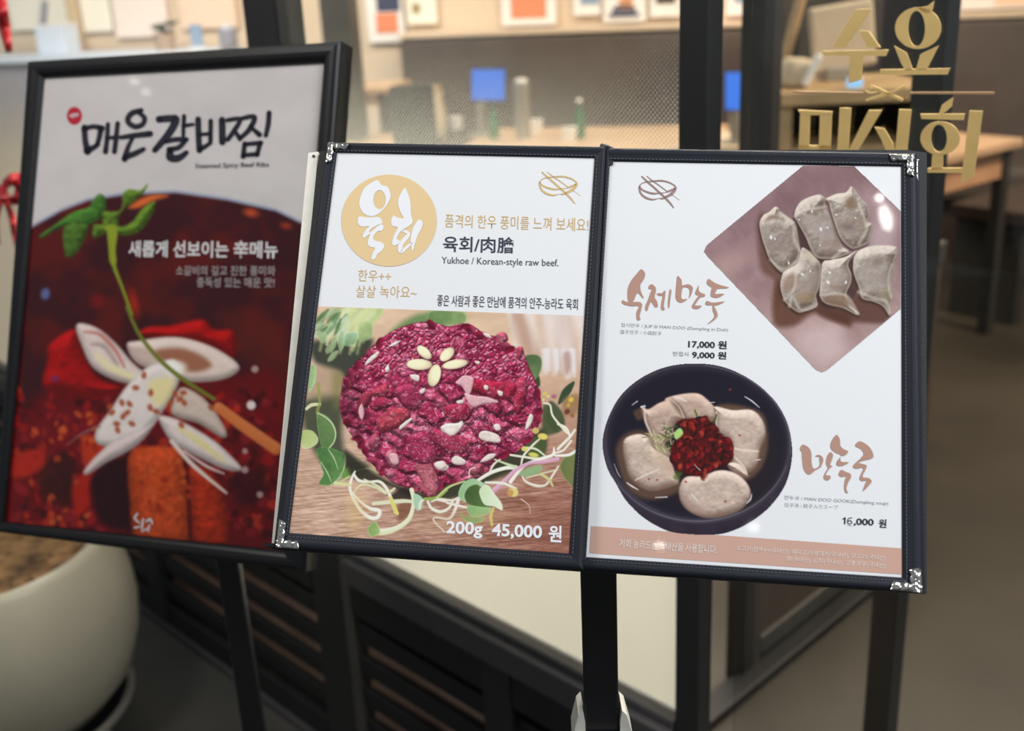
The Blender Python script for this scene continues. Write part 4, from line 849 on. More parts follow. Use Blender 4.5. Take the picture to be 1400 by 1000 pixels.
mb = MB(); q1 = y_at(1211, 900, 1.42); q1[2] = 1.3; mb.box(q1, (.040, .040, 2.6), AX, .003); struct(mb.build('trim_9', M['frame_dark']))
q2 = y_at(1235, 60, 4.0); q2[2] = 1.4; mb = MB(); mb.box(q2, (.13, .08, 2.8), AX, .003); struct(mb.build('trim_10', M['frame_dark']))

# ================================================================ gold sign on the door glass
G = Z(1060, 0, .26)
sg = thing('shop_sign', PD.P(1220, 126, .002), 'gold Korean lettering with crossed chopsticks emblem mounted on the glass door', 'sign')
def ring(c, ro, ri, ci, n=40):
    A = [(c[0] + ro[0] * math.cos(t), c[1] + ro[1] * math.sin(t)) for t in np.linspace(0, 2 * math.pi, n + 1)]; B = [(ci[0] + ri[0] * math.cos(t), ci[1] + ri[1] * math.sin(t)) for t in np.linspace(0, 2 * math.pi, n + 1)]
    return [[A[i], A[i + 1], B[i + 1], B[i]] for i in range(n)]
def gold(name, polys, m='gold'): lettering(name, PD, [G(*p) for p in polys], M[m], sg, lift=.0035, thick=.003)
gold('syllable', [[(425, 50), (505, 48), (365, 250), (300, 250)], [(440, 160), (490, 165), (553, 250), (485, 252)], [(245, 270), (595, 262), (580, 295), (255, 293)], [(392, 294), (460, 294), (452, 420), (385, 440)]])
gold('syllable', ring((750, 148), (121, 110), (45, 93), (742, 150)) + [[(742, 42), (800, 30), (835, 4), (826, 52), (800, 75)], [(625, 242), (690, 278), (722, 368), (684, 372), (660, 330)], [(860, 238), (795, 368), (738, 368), (762, 285)], [(550, 366), (918, 360), (905, 392), (555, 394)]])
gold('syllable', [[(118, 578), (300, 588), (296, 606), (135, 606)], [(130, 604), (182, 604), (175, 785), (122, 785)], [(234, 604), (296, 604), (288, 785), (228, 785)], [(122, 766), (288, 766), (288, 784), (122, 786)], [(338, 568), (398, 570), (374, 900), (318, 900)]])
gold('syllable', [[(490, 580), (560, 580), (400, 850), (356, 850)], [(522, 670), (572, 676), (618, 755), (628, 800), (584, 800), (560, 740)], [(650, 575), (715, 578), (684, 870), (624, 870)], [(420, 880), (684, 880), (680, 910), (415, 910)]])
gold('syllable', ring((866, 728), (104, 88), (42, 72), (860, 728)) + [[(935, 512), (928, 560), (884, 600), (860, 596), (876, 552)], [(762, 600), (995, 600), (990, 632), (768, 626)], [(825, 816), (882, 818), (880, 890), (820, 895)], [(800, 885), (988, 884), (985, 910), (800, 908)], [(1020, 583), (1090, 585), (1045, 930), (975, 970)]])
gold('divider_line', [[(90, 480), (460, 486), (460, 494), (90, 488)]], 'gold_edge'); gold('divider_line', [[(705, 485), (1150, 484), (1150, 497), (705, 495)]], 'gold_edge')
gold('chopsticks_emblem', [[(472, 524), (600, 484), (682, 450), (684, 464), (604, 498), (478, 534)], [(490, 462), (540, 462), (672, 522), (668, 536), (590, 500), (520, 474)]] + brush([(478, 470), (500, 452), (530, 462), (540, 482), (500, 490), (474, 480)], [5, 6, 5]))

# ================================================================ poster stand
ps_base = PP.P(318, 800, -.07); ps = thing('poster_stand', (ps_base[0], ps_base[1], 0), 'black framed poster stand showing a red spicy rib stew behind the white menu', 'poster stand')
P_IN = [(62, 107.5), (444, 87), (388.5, 752.5), (9, 713)]
band('frame', PP, P_OUT, P_IN, [(0, -.020), (0, .003), (.04, .0052), (.14, .0074), (.3, .0086), (.5, .0088), (.7, .0080), (.85, .0060), (.95, .0036), (1, .0012)], M['black'], ps)
mb = MB(); mb.prism([PP.P(*p, 0) for p in P_OUT], PP.n, .020, -.006); mb.build('backing_board', M['black_matt'], ps)
poster = photo_print('poster_print', PP, paint_poster([(60, 105), (446, 85), (390, 755), (7, 716)], 1.5), M['poster'], ps, lift=.0003, k=.98)
B_ = Z(80, 130, .2214); t = []
for q, w in (([(160, 200), (165, 280), (180, 350)], [30, 30, 34]), ([(155, 210), (215, 195), (268, 205)], [26, 24, 30]), ([(262, 210), (250, 270), (236, 310)], [30, 26, 22]), ([(175, 345), (215, 325), (245, 305)], [36, 28, 22]),
             ([(305, 180), (300, 270), (290, 350)], [22, 24, 28]), ([(365, 175), (355, 270), (345, 350)], [24, 26, 26]), ([(295, 265), (355, 262)], [20, 20]),
             ([(510, 95), (450, 115), (428, 160), (470, 195), (520, 180), (530, 140), (495, 110)], [26, 30, 28, 28, 26, 26, 20]), ([(385, 262), (470, 250), (565, 240)], [22, 28, 32]), ([(460, 262), (430, 320), (408, 395)], [18, 24, 32]), ([(410, 385), (470, 362), (525, 335)], [30, 30, 24]),
             ([(620, 150), (690, 145), (725, 155), (680, 240), (595, 340)], [34, 36, 40, 38, 30]), ([(775, 130), (770, 250)], [22, 20]), ([(770, 190), (830, 182)], [22, 18]), ([(660, 290), (720, 275), (790, 275)], [20, 26, 26]), ([(780, 285), (740, 325), (680, 335)], [24, 26, 24]), ([(690, 340), (690, 385), (740, 390), (790, 355)], [34, 40, 36, 24]),
             ([(862, 150), (865, 250), (870, 340)], [30, 30, 32]), ([(940, 160), (938, 280)], [24, 24]), ([(870, 245), (940, 238)], [20, 20]), ([(875, 335), (910, 315), (940, 295)], [26, 24, 20]), ([(1010, 155), (1012, 290)], [34, 34]),
             ([(1045, 155), (1120, 150), (1085, 220), (1045, 275)], [22, 24, 26, 24]), ([(1085, 215), (1120, 270)], [18, 26]), ([(1130, 145), (1210, 135), (1180, 210), (1130, 260)], [22, 26, 28, 22]), ([(1185, 195), (1240, 245)], [18, 28]), ([(1300, 110), (1295, 180), (1280, 250)], [26, 26, 22]),
             ([(1150, 300), (1140, 380)], [24, 26]), ([(1150, 305), (1250, 295)], [22, 24]), ([(1245, 300), (1225, 370)], [24, 24]), ([(1145, 372), (1230, 365)], [22, 24])):
    t += brush(B_(*q), [x * .2214 * 1.28 for x in w])
lettering('headline_lettering', PP, t, M['poster_black'], ps, lift=.0006)
text('caption_lettering', PP, 'Steamed Spicy Beef Ribs', B_((845, 462))[0], B_((1300, 452))[0], B_((845, 424))[0], M['poster_black'], ps, .015, lift=.0006)
dot = lettering('red_dot', PP, [[(101.7 + 10.4 * math.cos(a), 158.4 + 12.4 * math.sin(a)) for a in np.linspace(0, 2 * math.pi, 33)[:-1]]], M['poster_red'], ps, lift=.0005)
text('dot_lettering', PP, 'NEW', (95.6, 161.4), (108, 159.4), (95.6, 156), M['poster_white'], ps, .03, lift=.0008)
T_ = Z(160, 310, .1714)
text('tagline_lettering', PP, '새롭게 선보이는 辛메뉴', T_((90, 242))[0], T_((1280, 254))[0], T_((94, 108))[0], M['poster_white'], ps, .022, lift=.0007)
text('caption_lettering', PP, '소갈비의 깊고 진한 풍미와', T_((468, 388))[0], T_((1262, 392))[0], T_((470, 312))[0], M['poster_pale'], ps, .008, lift=.0007)
text('caption_lettering', PP, '중독성 있는 매운 맛!', T_((635, 484))[0], T_((1255, 488))[0], T_((637, 404))[0], M['poster_pale'], ps, .008, lift=.0007)
C_ = Z(0, 420, .34); t = []
for q, w in (([(552, 832), (542, 850), (560, 868)], [7, 8, 5]), ([(540, 888), (560, 884)], [7, 6]), ([(575, 855), (570, 890)], [9, 8]), ([(590, 862), (604, 854), (612, 872)], [8, 9, 7]), ([(600, 880), (596, 902)], [8, 6]), ([(570, 902), (592, 892)], [6, 6])):
    t += brush(C_(*q), [x * .34 * 1.1 for x in w])
lettering('small_logo', PP, t, M['poster_white'], ps, lift=.0007)
top = PP.P(300, 600, -.035); mb = MB(); pole_xy = np.array([ps_base[0], ps_base[1]])
mb.box((pole_xy[0], pole_xy[1], .43), (.026, .018, .86), None, .003); mb.build('pole', M['black_metal'], ps)
mb = MB(); mb.tube([(pole_xy[0], pole_xy[1], .84), tuple(PP.P(280, 620, -.022))], .010); mb.build('tilt_arm', M['black_metal'], ps)
mb = MB(); mb.cyl((pole_xy[0], pole_xy[1], 0), (pole_xy[0], pole_xy[1], .012), .15, .145, 48); mb.build('base_plate', M['black_metal'], ps)

# ================================================================ menu stand
bc = PR.P(812, 760, -.03); mx, my = bc[0] + .004, bc[1] + .016
ms = thing('menu_stand', (mx, my, 0), 'black pedestal menu stand with square post holding the open menu', 'menu stand')
mb = MB(); mb.prism([PL.P(*p, -.010) for p in ((437, 207), (829, 205), (797, 781), (374, 751))], PL.n, .012, 0); mb.prism([PR.P(*p, -.010) for p in ((829, 205.5), (1240, 205), (1267, 209), (1267, 812), (797, 781))], PR.n, .012, 0); mb.build('back_board', M['black_matt'], ms)
mb = MB(); mb.prism([PL.P(*p, -.012) for p in ((421.5, 209), (435, 207.5), (384.5, 744), (371.5, 743))], PL.n, .004, 0); mb.build('edge_strip', M['alu'], ms, label='pale aluminium edge strip')
mb = MB(); q = PL.P(428.8, 213.5, -.0115); mb.cyl(q - PL.n * .0004, q + PL.n * .0003, .0011, n=16); mb.build('screw', M['black_metal'], ms)
mb = MB(); mb.prism([PL.P(*p, -.010) for p in ((364, 744), (410, 746), (411, 751), (366, 748.5))], PL.n, .012, .008); mb.build('ledge_tab', M['black'], ms)
ptop = y_at(807, 770, my)[2]; pb = y_at(809, 984, my)[2]
PA = [np.array([.998, -.06, 0]), np.array([.06, .998, 0]), UP]
mb = MB(); mb.box((mx, my, (ptop + .04 + pb - .02) / 2), (.0258, .0200, ptop + .04 - pb + .02), PA, .002); mb.build('post', M['black_metal'], ms)
mb = MB(); mb.box((mx, my - .005, (pb - .03) / 2), (.036, .036, pb - .03), PA, .003); mb.build('lower_post', M['black_metal'], ms)
mb = MB()
for sx in (-1, 1):
    w = [(sx * .0130, pb + .006), (sx * .0145, pb + .017), (sx * .0180, pb + .013), (sx * .0225, pb - .006), (sx * .0225, pb - .03), (sx * .0130, pb - .03)]
    mb.prism([PA[0] * x + np.array([mx, my - .011, z]) for x, z in w], (0, 1, 0), .002, .022)
mb.box((mx, my - .014, pb - .014), (.040, .004, .022), PA, .0015); mb.build('collar', M['alu'], ms, label='bright chrome collar')
mb = MB(); mb.cyl((mx + .020, my - .012, pb - .022), (mx + .034, my - .012, pb - .022), .010, n=20); mb.build('knob', M['black'], ms)
mb = MB(); mb.cyl((mx, my, 0), (mx, my, .014), .17, .165, 48); mb.build('base_plate', M['black_metal'], ms)

# ================================================================ the open menu
mf = thing('menu_folder', PR.P(800, 775, -.006), 'open navy leatherette menu with raw beef and dumpling pages, on the stand', 'menu')
L_OUT = [(447.5, 195.5), (829, 201.5), (797, 779), (378.5, 748)]; R_OUT = [(829, 203), (1252.5, 210.5), (1261.5, 810), (797, 778)]
PRF = [(0, -.006), (0, .0008), (.05, .0015), (.14, .0021), (.28, .0025), (.42, .0025), (.56, .0021), (.70, .0018), (.85, .0016), (.96, .0011), (1, .0003)]
def stitches(pl, out, inn, t, parent):
    mb = MB()
    for i in range(4):
        a0, a1, b0, b1 = (np.array(v, float) for v in (out[i], out[(i + 1) % 4], inn[i], inn[(i + 1) % 4])); p, q = a0 + (b0 - a0) * t, a1 + (b1 - a1) * t
        u = (q - p) / np.linalg.norm(q - p); w = np.array([-u[1], u[0]]) * .45; n = int(np.linalg.norm(q - p) / 5.2)
        for k in range(n):
            c = p + u * (k + .5) * 5.2; V = [mb.bm.verts.new(pl.P(*(c + u * s * 1.6 + w * r), .0024)) for s, r in ((-1, -1), (1, -1), (1, 1), (-1, 1))]; mb.bm.faces.new(V)
    return mb.build('stitching', M['stitch'], parent)
panels = []
for pl, out, inn in ((PL, L_OUT, L_PAGE), (PR, R_OUT, R_PAGE)):
    o = band('cover_panel', pl, out, inn, PRF, M['navy'], mf); stitches(pl, out, inn, .76, o); panels.append(o)
mb = MB(); mb.prism([PR.P(*p, -.006) for p in ((829, 209), (1256.5, 215.5), (1264, 812), (797, 780))], PR.n, .0035, 0); mb.build('rear_leaf', M['navy'], mf)
mb = MB(); mb.prism([PL.P(*p, -.006) for p in ((448, 198), (829, 204), (797, 778), (379, 747))], PL.n, .0035, 0); mb.build('rear_leaf', M['navy'], mf)
mb = MB(); mb.tube([PL.P(822, 200, -.002), PL.P(829, 201.5, -.0005), PL.P(838, 206, -.002)], .0022, 8); mb.tube([PR.P(829, 202, -.0022), PR.P(813, 490, -.0022), PR.P(797, 779, -.0022)], .0028, 8); mb.build('spine', M['navy'], mf, smooth=True)
mb = MB(); mb.tube([PL.P(821.5, 200.5, .001), PL.P(827.5, 201, .001)], .0007, 6); mb.build('spine_rivet', M['silver'], mf)
mb = MB(); mb.prism([PR.P(*p, .0008) for p in ((831, 219), (838.5, 220), (838.3, 225.6), (834, 226))], PR.n, 0, .0004); mb.build('sleeve_corner', M['black_matt'], mf)
def metal_corner(pl, c, e1, e2, w1, w2, lift, seed):
    """embossed L of bright metal: two arms along the edges from the corner point c"""
    c, e1, e2 = (np.array(v, float) for v in (c, e1, e2)); V, F = [], []
    for arm, (e, o, w) in enumerate(((e1, e2, w1), (e2, e1, w2))):
        L = np.linalg.norm(e); u, v = e / L, o / np.linalg.norm(o); nu, nv = 40, 14; base = len(V)
        for i in range(nu + 1):
            s = i / nu; ww = w * (1 + .16 * abs(math.sin(s * 3.0 * math.pi)) - .10); ww *= math.sqrt(max(0.02, 1 - max(0, (s - .86) / .14) ** 2))
            for j in range(nv + 1):
                t = j / nv; p = c + u * L * s + v * ww * t
                x, y = p; hgt = .0010 * (1 - abs(2 * t - 1) ** 3) + .0011 * (vnoise(np.array([x * .30]), np.array([y * .30]), seed)[0] - .5) * math.sin(math.pi * t)
                V.append(pl.P(p[0], p[1], lift) + pl.n * hgt)
        for i in range(nu):
            for j in range(nv): F.append([base + i * (nv + 1) + j, base + (i + 1) * (nv + 1) + j, base + (i + 1) * (nv + 1) + j + 1, base + i * (nv + 1) + j + 1])
    return mesh('metal_corner', V, F, M['silver'], mf, smooth=True)
metal_corner(PL, (448.5, 195), (29, .5), (-4, 27.5), 8.5, 8.5, .0032, 1); metal_corner(PL, (377.5, 748.5), (31.5, 3), (4, -38), 11, 9.5, .0032, 2)
metal_corner(PR, (1249.5, 211), (-33.5, -.5), (.8, 30), 9, 10, .0032, 3); metal_corner(PR, (1255.5, 218), (-6, 0), (.6, 29), 5, 5.5, -.0045, 5); metal_corner(PR, (1260.5, 811), (-43, -4), (-1, -34), 12, 15, .0032, 4)
# ---- left page
def page_sheet(pl, q):
    V = [pl.P(*p, .0) for p in q]; return mesh('page', V, [[0, 3, 2, 1]], M['paper'], mf)
lp = page_sheet(PL, L_PAGE)
photo_print('beef_photo', PL, paint_beef(Q_BEEF, .8), M['print'], lp, lift=.00025)
cs = [(531.8 + 65.2 * math.cos(a), 301.6 + 62.8 * math.sin(a)) for a in np.linspace(0, 2 * math.pi, 97)[:-1]]
lettering('tan_disc', PL, [cs], M['ink_tan'], lp, lift=.0003)
K = Z(460, 230, .14); wl = []
O = crom(K((400, 118), (440, 165), (500, 185), (530, 260), (510, 330), (460, 400), (395, 455), (330, 470), (265, 440), (225, 370), (230, 290), (270, 200), (330, 150)), True, 6)
O = [np.array(p) for p in O]; ic = np.array(K((420, 308))[0])
def inner(p):
    a = math.atan2(p[1] - ic[1], p[0] - ic[0]); return ic + np.array([8.4 * math.cos(a), 13 * math.sin(a)])
wl += [[O[i], O[(i + 1) % len(O)], inner(O[(i + 1) % len(O)]), inner(O[i])] for i in range(len(O))]
def smooth(pts, n=4): return [tuple(p) for p in crom(pts, True, n)]
wl.append(smooth(K((225, 472), (300, 482), (400, 478), (438, 500), (445, 540), (400, 556), (330, 600), (330, 630), (410, 560), (445, 552), (462, 580), (440, 612), (400, 618), (366, 655), (362, 695), (390, 712), (440, 725), (468, 760), (440, 810), (400, 840), (380, 880), (355, 897), (342, 880), (352, 830), (376, 782), (330, 768), (306, 740), (310, 700), (326, 645), (268, 682), (256, 660), (285, 605), (318, 568), (250, 572), (212, 545), (208, 505))))
wl.append(smooth(K((665, 195), (705, 265), (724, 350), (728, 450), (745, 528), (700, 570), (640, 605), (608, 645), (590, 690), (625, 715), (600, 742), (560, 758), (543, 730), (560, 660), (597, 582), (545, 564), (533, 520), (545, 478), (562, 464), (590, 480), (655, 490), (625, 430), (602, 345), (612, 280))))
wl += brush(K((645, 612), (692, 628), (704, 650), (672, 690), (632, 740), (622, 800), (640, 812), (690, 770), (732, 735)), [x * .14 for x in (22, 30, 34, 40, 46, 46, 34, 26, 20)])
wl.append(smooth(K((812, 502), (842, 535), (830, 590), (790, 665), (765, 745), (742, 815), (728, 745), (725, 690), (742, 600), (780, 530))))
lettering('brush_lettering', PL, wl, M['ink_white'], lp, lift=.00055)
def logo(Zf, sc, pl, m, par):
    t = []
    for q, w in (([(240, 400), (300, 340), (420, 310), (540, 295), (740, 285), (900, 320), (1000, 370), (1060, 430), (1040, 500), (960, 590), (850, 650), (760, 690), (700, 685)], [24, 18, 24, 30, 40, 34, 28, 40, 60, 70, 50, 40, 14]),
                 ([(245, 420), (290, 480), (380, 530), (540, 575), (680, 570), (820, 555), (900, 525), (1040, 470)], [30, 34, 40, 44, 24, 10, 40, 50]), ([(235, 430), (250, 530), (300, 610), (400, 680), (540, 715), (640, 695), (720, 688)], [40, 40, 44, 50, 36, 12, 8]),
                 ([(295, 190), (400, 290), (560, 430), (700, 560), (820, 670), (940, 800), (1020, 905)], [30, 44, 44, 44, 46, 44, 16]), ([(405, 180), (540, 290), (700, 400), (870, 530)], [14, 26, 22, 20]), ([(980, 600), (1145, 725)], [9, 9])):
        t += brush(Zf(*q), [x * sc for x in w])
    lettering('bowl_logo', pl, t, m, par, lift=.0003)
def ZL(*p): return [(723.3 + x * .0614 , 224.2 + y * .0598 ) for x, y in p]
logo(ZL, .056, PL, M['ink_gold'], lp); 
A3 = Z(420, 180, .3)
text('slogan_lettering', PL, '품격의 한우 풍미를 느껴 보세요!', A3((627, 436))[0], A3((1281, 456))[0], A3((630, 376))[0], M['ink_ochre'], lp, -.004)
text('dish_name_lettering', PL, '육회/肉膾', A3((618, 548))[0], A3((943, 556))[0], A3((621, 474))[0], M['ink_dark'], lp, .012)
text('translation_lettering', PL, 'Yukhoe / Korean-style raw beef.', A3((612, 611))[0], A3((1145, 624))[0], A3((613, 570))[0], M['ink_text'], lp, .0)
text('note_lettering', PL, '한우++', A3((231, 682))[0], A3((380, 687))[0], A3((234, 628))[0], M['ink_ochre'], lp, -.004)
text('note_lettering', PL, '살살 녹아요~', A3((221, 755))[0], A3((498, 760))[0], A3((225, 700))[0], M['ink_ochre'], lp, -.004)
text('slogan_lettering', PL, '좋은 사람과 좋은 만남에 품격의 안주-능라도 육회', A3((591, 795))[0], A3((1233, 814))[0], A3((594, 744))[0], M['ink_text'], lp, .004)
D4 = Z(590, 580, .18)
text('price_lettering', PL, '200g', D4((108, 858))[0], D4((385, 872))[0], D4((114, 735))[0], M['ink_white'], lp, .028, lift=.0006)
text('price_lettering', PL, '45,000', D4((455, 866))[0], D4((838, 886))[0], D4((459, 754))[0], M['ink_white'], lp, .028, lift=.0006)
text('price_lettering', PL, '원', D4((888, 895))[0], D4((986, 901))[0], D4((892, 768))[0], M['ink_white'], lp, .024, lift=.0006)
# ---- right page
rp = page_sheet(PR, R_PAGE)
def inside(poly):
    def k(p):
        r = np.zeros(p.X.shape, bool); n = len(poly)
        for i in range(n):
            (ax, ay), (bx, by) = poly[i], poly[(i + 1) % n]
            r ^= ((ay > p.Y) != (by > p.Y)) & (p.X < (bx - ax) * (p.Y - ay) / ((by - ay) if abs(by - ay) > 1e-9 else 1e-9) + ax)
        return r
    return k
PLATE = [(1098, 226), (1168, 227), (1231.5, 288), (1231.5, 423), (1133, 505), (1124, 510), (1115, 506), (968, 352), (962, 344), (966, 335)]
BOWL = crom([(820 + x * .245, 490 + y * .245) for x, y in ((15, 480), (40, 350), (110, 215), (220, 115), (360, 50), (520, 28), (680, 45), (830, 110), (960, 215), (1040, 340), (1073, 480), (1068, 600), (1030, 720), (950, 830), (850, 910), (740, 965), (640, 986), (500, 984), (380, 965), (250, 895), (150, 800), (90, 700), (40, 610))], True, 6)
photo_print('dumpling_plate_photo', PR, paint_plate(Q_PLATE, .7), M['print'], rp, lift=.00025, keep=inside(PLATE))
photo_print('dumpling_soup_photo', PR, paint_bowl(Q_BOWL, .7), M['print'], rp, lift=.00025, keep=inside(BOWL))
logo(Z(860, 230, .06), .060, PR, M['ink_logo'], rp)
H_ = Z(840, 360, .14); t = []
for q in (((262, 58), (298, 95), (290, 150), (252, 215), (262, 285), (286, 335), (270, 335), (225, 290), (185, 370), (150, 378), (130, 350), (132, 250), (165, 170), (225, 95)), ((82, 360), (110, 375), (170, 380), (240, 378), (270, 400), (262, 450), (245, 520), (256, 545), (235, 560), (218, 545), (216, 480), (238, 420), (170, 420), (100, 405), (72, 385)),
          ((335, 225), (360, 205), (395, 225), (406, 265), (392, 330), (415, 370), (424, 420), (400, 430), (372, 395), (360, 375), (335, 420), (322, 462), (305, 460), (302, 420), (325, 365), (352, 290), (365, 255), (335, 250)), ((412, 300), (440, 292), (470, 292), (485, 270), (498, 275), (492, 340), (482, 420), (492, 445), (475, 463), (455, 440), (460, 380), (470, 320), (440, 320)),
          ((540, 260), (556, 265), (548, 330), (534, 440), (522, 400), (530, 320)), ((612, 140), (625, 125), (655, 165), (663, 215), (720, 205), (764, 235), (752, 300), (728, 342), (735, 290), (725, 245), (668, 240), (652, 330), (672, 352), (712, 348), (680, 375), (645, 385), (610, 365), (597, 320), (604, 220)),
          ((825, 215), (822, 265), (850, 290), (885, 305), (875, 328), (840, 335), (800, 385), (790, 412), (852, 415), (825, 442), (795, 448), (760, 435), (765, 400), (805, 340), (820, 318), (790, 300), (800, 260)), ((902, 190), (920, 152), (970, 185), (1040, 215), (1115, 235), (1090, 246), (1010, 250), (995, 268), (985, 300), (1070, 298), (1030, 330), (985, 338), (942, 322), (945, 270), (950, 238), (915, 215)),
          ((888, 400), (905, 368), (960, 385), (1075, 374), (1020, 405), (975, 418), (990, 450), (1008, 510), (970, 560), (905, 597), (960, 545), (976, 510), (960, 460), (955, 412), (915, 412))):
    t.append(smooth(H_(*q)))
lettering('brush_lettering', PR, t, M['ink_mocha'], rp, lift=.0003)
N_ = Z(1060, 580, .15); t = []
for q in (((225, 235), (235, 200), (258, 188), (305, 215), (328, 265), (330, 350), (348, 405), (385, 395), (405, 370), (402, 330), (400, 300), (366, 298), (385, 280), (420, 290), (438, 325), (420, 380), (405, 400), (360, 425), (320, 458), (285, 452), (255, 400), (245, 310), (240, 255)),
          ((498, 258), (525, 275), (518, 320), (500, 370), (520, 385), (490, 410), (460, 465), (500, 470), (498, 500), (470, 515), (445, 500), (442, 470), (465, 425), (478, 400), (462, 360), (470, 300)), ((558, 98), (588, 140), (592, 195), (625, 230), (662, 245), (655, 268), (628, 290), (600, 292), (592, 325), (610, 345), (668, 348), (640, 370), (600, 384), (562, 378), (560, 345), (585, 310), (598, 285), (550, 262), (515, 235), (502, 200), (515, 150)),
          ((600, 418), (640, 435), (685, 455), (688, 490), (665, 530), (648, 590), (662, 625), (642, 628), (628, 590), (632, 520), (645, 480), (600, 482), (576, 460)), ((728, 190), (765, 157), (820, 178), (870, 225), (895, 290), (870, 318), (800, 335), (758, 352), (800, 365), (832, 378), (825, 410), (795, 480), (850, 492), (878, 522), (850, 562), (798, 612), (820, 545), (830, 518), (790, 520), (768, 505), (775, 470), (802, 402), (740, 408), (708, 395), (720, 365), (780, 310), (805, 270), (780, 230), (740, 208))):
    t.append(smooth(N_(*q)))
lettering('brush_lettering', PR, t, M['ink_mocha'], rp, lift=.0003)
text('translation_lettering', PR, '접시만두 / JUP SI MAN DOO (Dumpling in Dish)', H_((62, 628))[0], H_((1108, 676))[0], H_((66, 583))[0], M['ink_grey'], rp, -.006)
text('translation_lettering', PR, '盘子饺子 / 小皿餃子', H_((56, 688))[0], H_((460, 706))[0], H_((58, 648))[0], M['ink_grey'], rp, -.006)
text('price_lettering', PR, '17,000 원', H_((720, 833))[0], H_((1096, 846))[0], H_((722, 748))[0], M['ink_charcoal'], rp, .026)
text('half_portion_lettering', PR, '반접시', H_((572, 905))[0], H_((722, 911))[0], H_((573, 860))[0], M['ink_grey'], rp, .0)
text('price_lettering', PR, '9,000 원', H_((757, 934))[0], H_((1091, 946))[0], H_((760, 855))[0], M['ink_charcoal'], rp, .026)
text('translation_lettering', PR, '만두국 / MAN DOO GOOK(Dumpling soup)', N_((82, 694))[0], N_((1028, 748))[0], N_((86, 650))[0], M['ink_grey'], rp, -.006)
text('translation_lettering', PR, '饺子汤 / 餃子入りスープ', N_((82, 757))[0], N_((570, 780))[0], N_((85, 718))[0], M['ink_grey'], rp, -.006)
lettering('price_lettering', PR, brush(N_((616, 868), (634, 855)), [1.3, 1.6]) + brush(N_((635, 856), (632, 909)), [1.9, 1.9]), M['ink_charcoal'], rp, lift=.0003)
lettering('handwritten_digit', PR, brush(N_((698, 855), (668, 862), (662, 885), (690, 882), (696, 902), (675, 912), (660, 900), (660, 880)), [1.1, 1.2, 1.2, 1.1, 1.1, 1.1, 1.2, 1.1]) + brush(N_((652, 924), (700, 928)), [.35, .35]), M['ink_charcoal'], rp, lift=.0003)
text('price_lettering', PR, ',000', N_((714, 930))[0], N_((896, 938))[0], N_((716, 858))[0], M['ink_charcoal'], rp, .026)
text('price_lettering', PR, '원', N_((942, 945))[0], N_((1012, 947))[0], N_((944, 866))[0], M['ink_charcoal'], rp, .02)
lettering('origin_band', PR, [[(808, 719.5), (1235, 750.2), (1234.5, 786), (805.8, 756.8)]], M['ink_band'], rp, lift=.0002)
text('origin_lettering', PR, '저희 능라도는 국내산을 사용합니다.', (846.5, 748.8), (980, 758), (847.5, 737), M['ink_pale'], rp, .008, lift=.0005)
text('origin_lettering', PR, '소고기(한우++/국내산), 돼지고기(암돼지/국내산), 닭고기(국내산)', (1006.5, 754.2), (1210.5, 768), (1007.5, 746.2), M['ink_pale'], rp, .006, lift=.0005)
text('origin_lettering', PR, '쌀(국내산), 김치(국내산), 고춧가루(국내산)', (1074.5, 768.6), (1210, 778.4), (1075.5, 760.6), M['ink_pale'], rp, .006, lift=.0005)

# ================================================================ potted plant at the left
pc = z_at(20, 1010, 0); px, py = pc[0], pc[1]
cad = thing('plant_caddy', (px, py, 0), 'round metal ring stand with feet under the cream plant pot', 'plant stand')
mb = MB(); n = 60
mb.tube([(px + .235 * math.cos(2 * math.pi * i / n), py + .235 * math.sin(2 * math.pi * i / n), .075) for i in range(n + 1)], .009, 10); mb.build('ring', M['steel'], cad, smooth=True)
for k in range(5):
    a = 2 * math.pi * k / 5 - .35; mb = MB(); mb.cyl((px + .235 * math.cos(a), py + .235 * math.sin(a), 0), (px + .235 * math.cos(a), py + .235 * math.sin(a), .07), .012, .010, 16); mb.build('foot', M['steel'], cad)
mb = MB(); mb.cyl((px, py, .060), (px, py, .072), .232, n=48); mb.build('tray', M['black_metal'], cad)
pot = thing('potted_plant', (px, py, .072), 'rounded cream ceramic pot of bark chips standing beside the poster stand', 'plant pot')
mb = MB(); mb.lathe((px, py, .072), [(0, 0), (.16, 0), (.205, .015), (.250, .07), (.272, .14), (.279, .20), (.275, .255), (.262, .31), (.247, .35), (.242, .362), (.234, .367), (.225, .363), (.222, .35), (.222, .32), (0, .32)], 72); mb.build('pot', M['pot'], pot, smooth=True)
mb = MB(); mb.lathe((px, py, .392), [(0, .035), (.06, .032), (.12, .028), (.17, .018), (.2215, .008), (.2215, 0), (0, 0)], 64)
rs = random.Random(3)
for k in range(70):
    a, r = rs.random() * 6.28, math.sqrt(rs.random()) * .20; cx_, cy_ = px + r * math.cos(a), py + r * math.sin(a); th = rs.random() * 3.14
    mb.box((cx_, cy_, .392 + .03 - r * .09 + .004), (.05 * rs.uniform(.5, 1), .022, .012), [(math.cos(th), math.sin(th), rs.uniform(-.2, .2)), (-math.sin(th), math.cos(th), 0), (0, 0, 1)], .003, 1)
mb.build('bark_mulch', M['soil'], pot)
mb = MB(); mb.tube([(px, py, .42), (px - .01, py + .01, .8), (px + .01, py, 1.15), (px - .02, py + .02, 1.6)], [.022, .019, .016, .012], 12); mb.build('trunk', M['trunk'], pot, smooth=True)
SF = Plane((px + .10, py + .02, 0), (0, 1, 0))
b1, b2 = SF.P(2, 262), SF.P(2, -30)
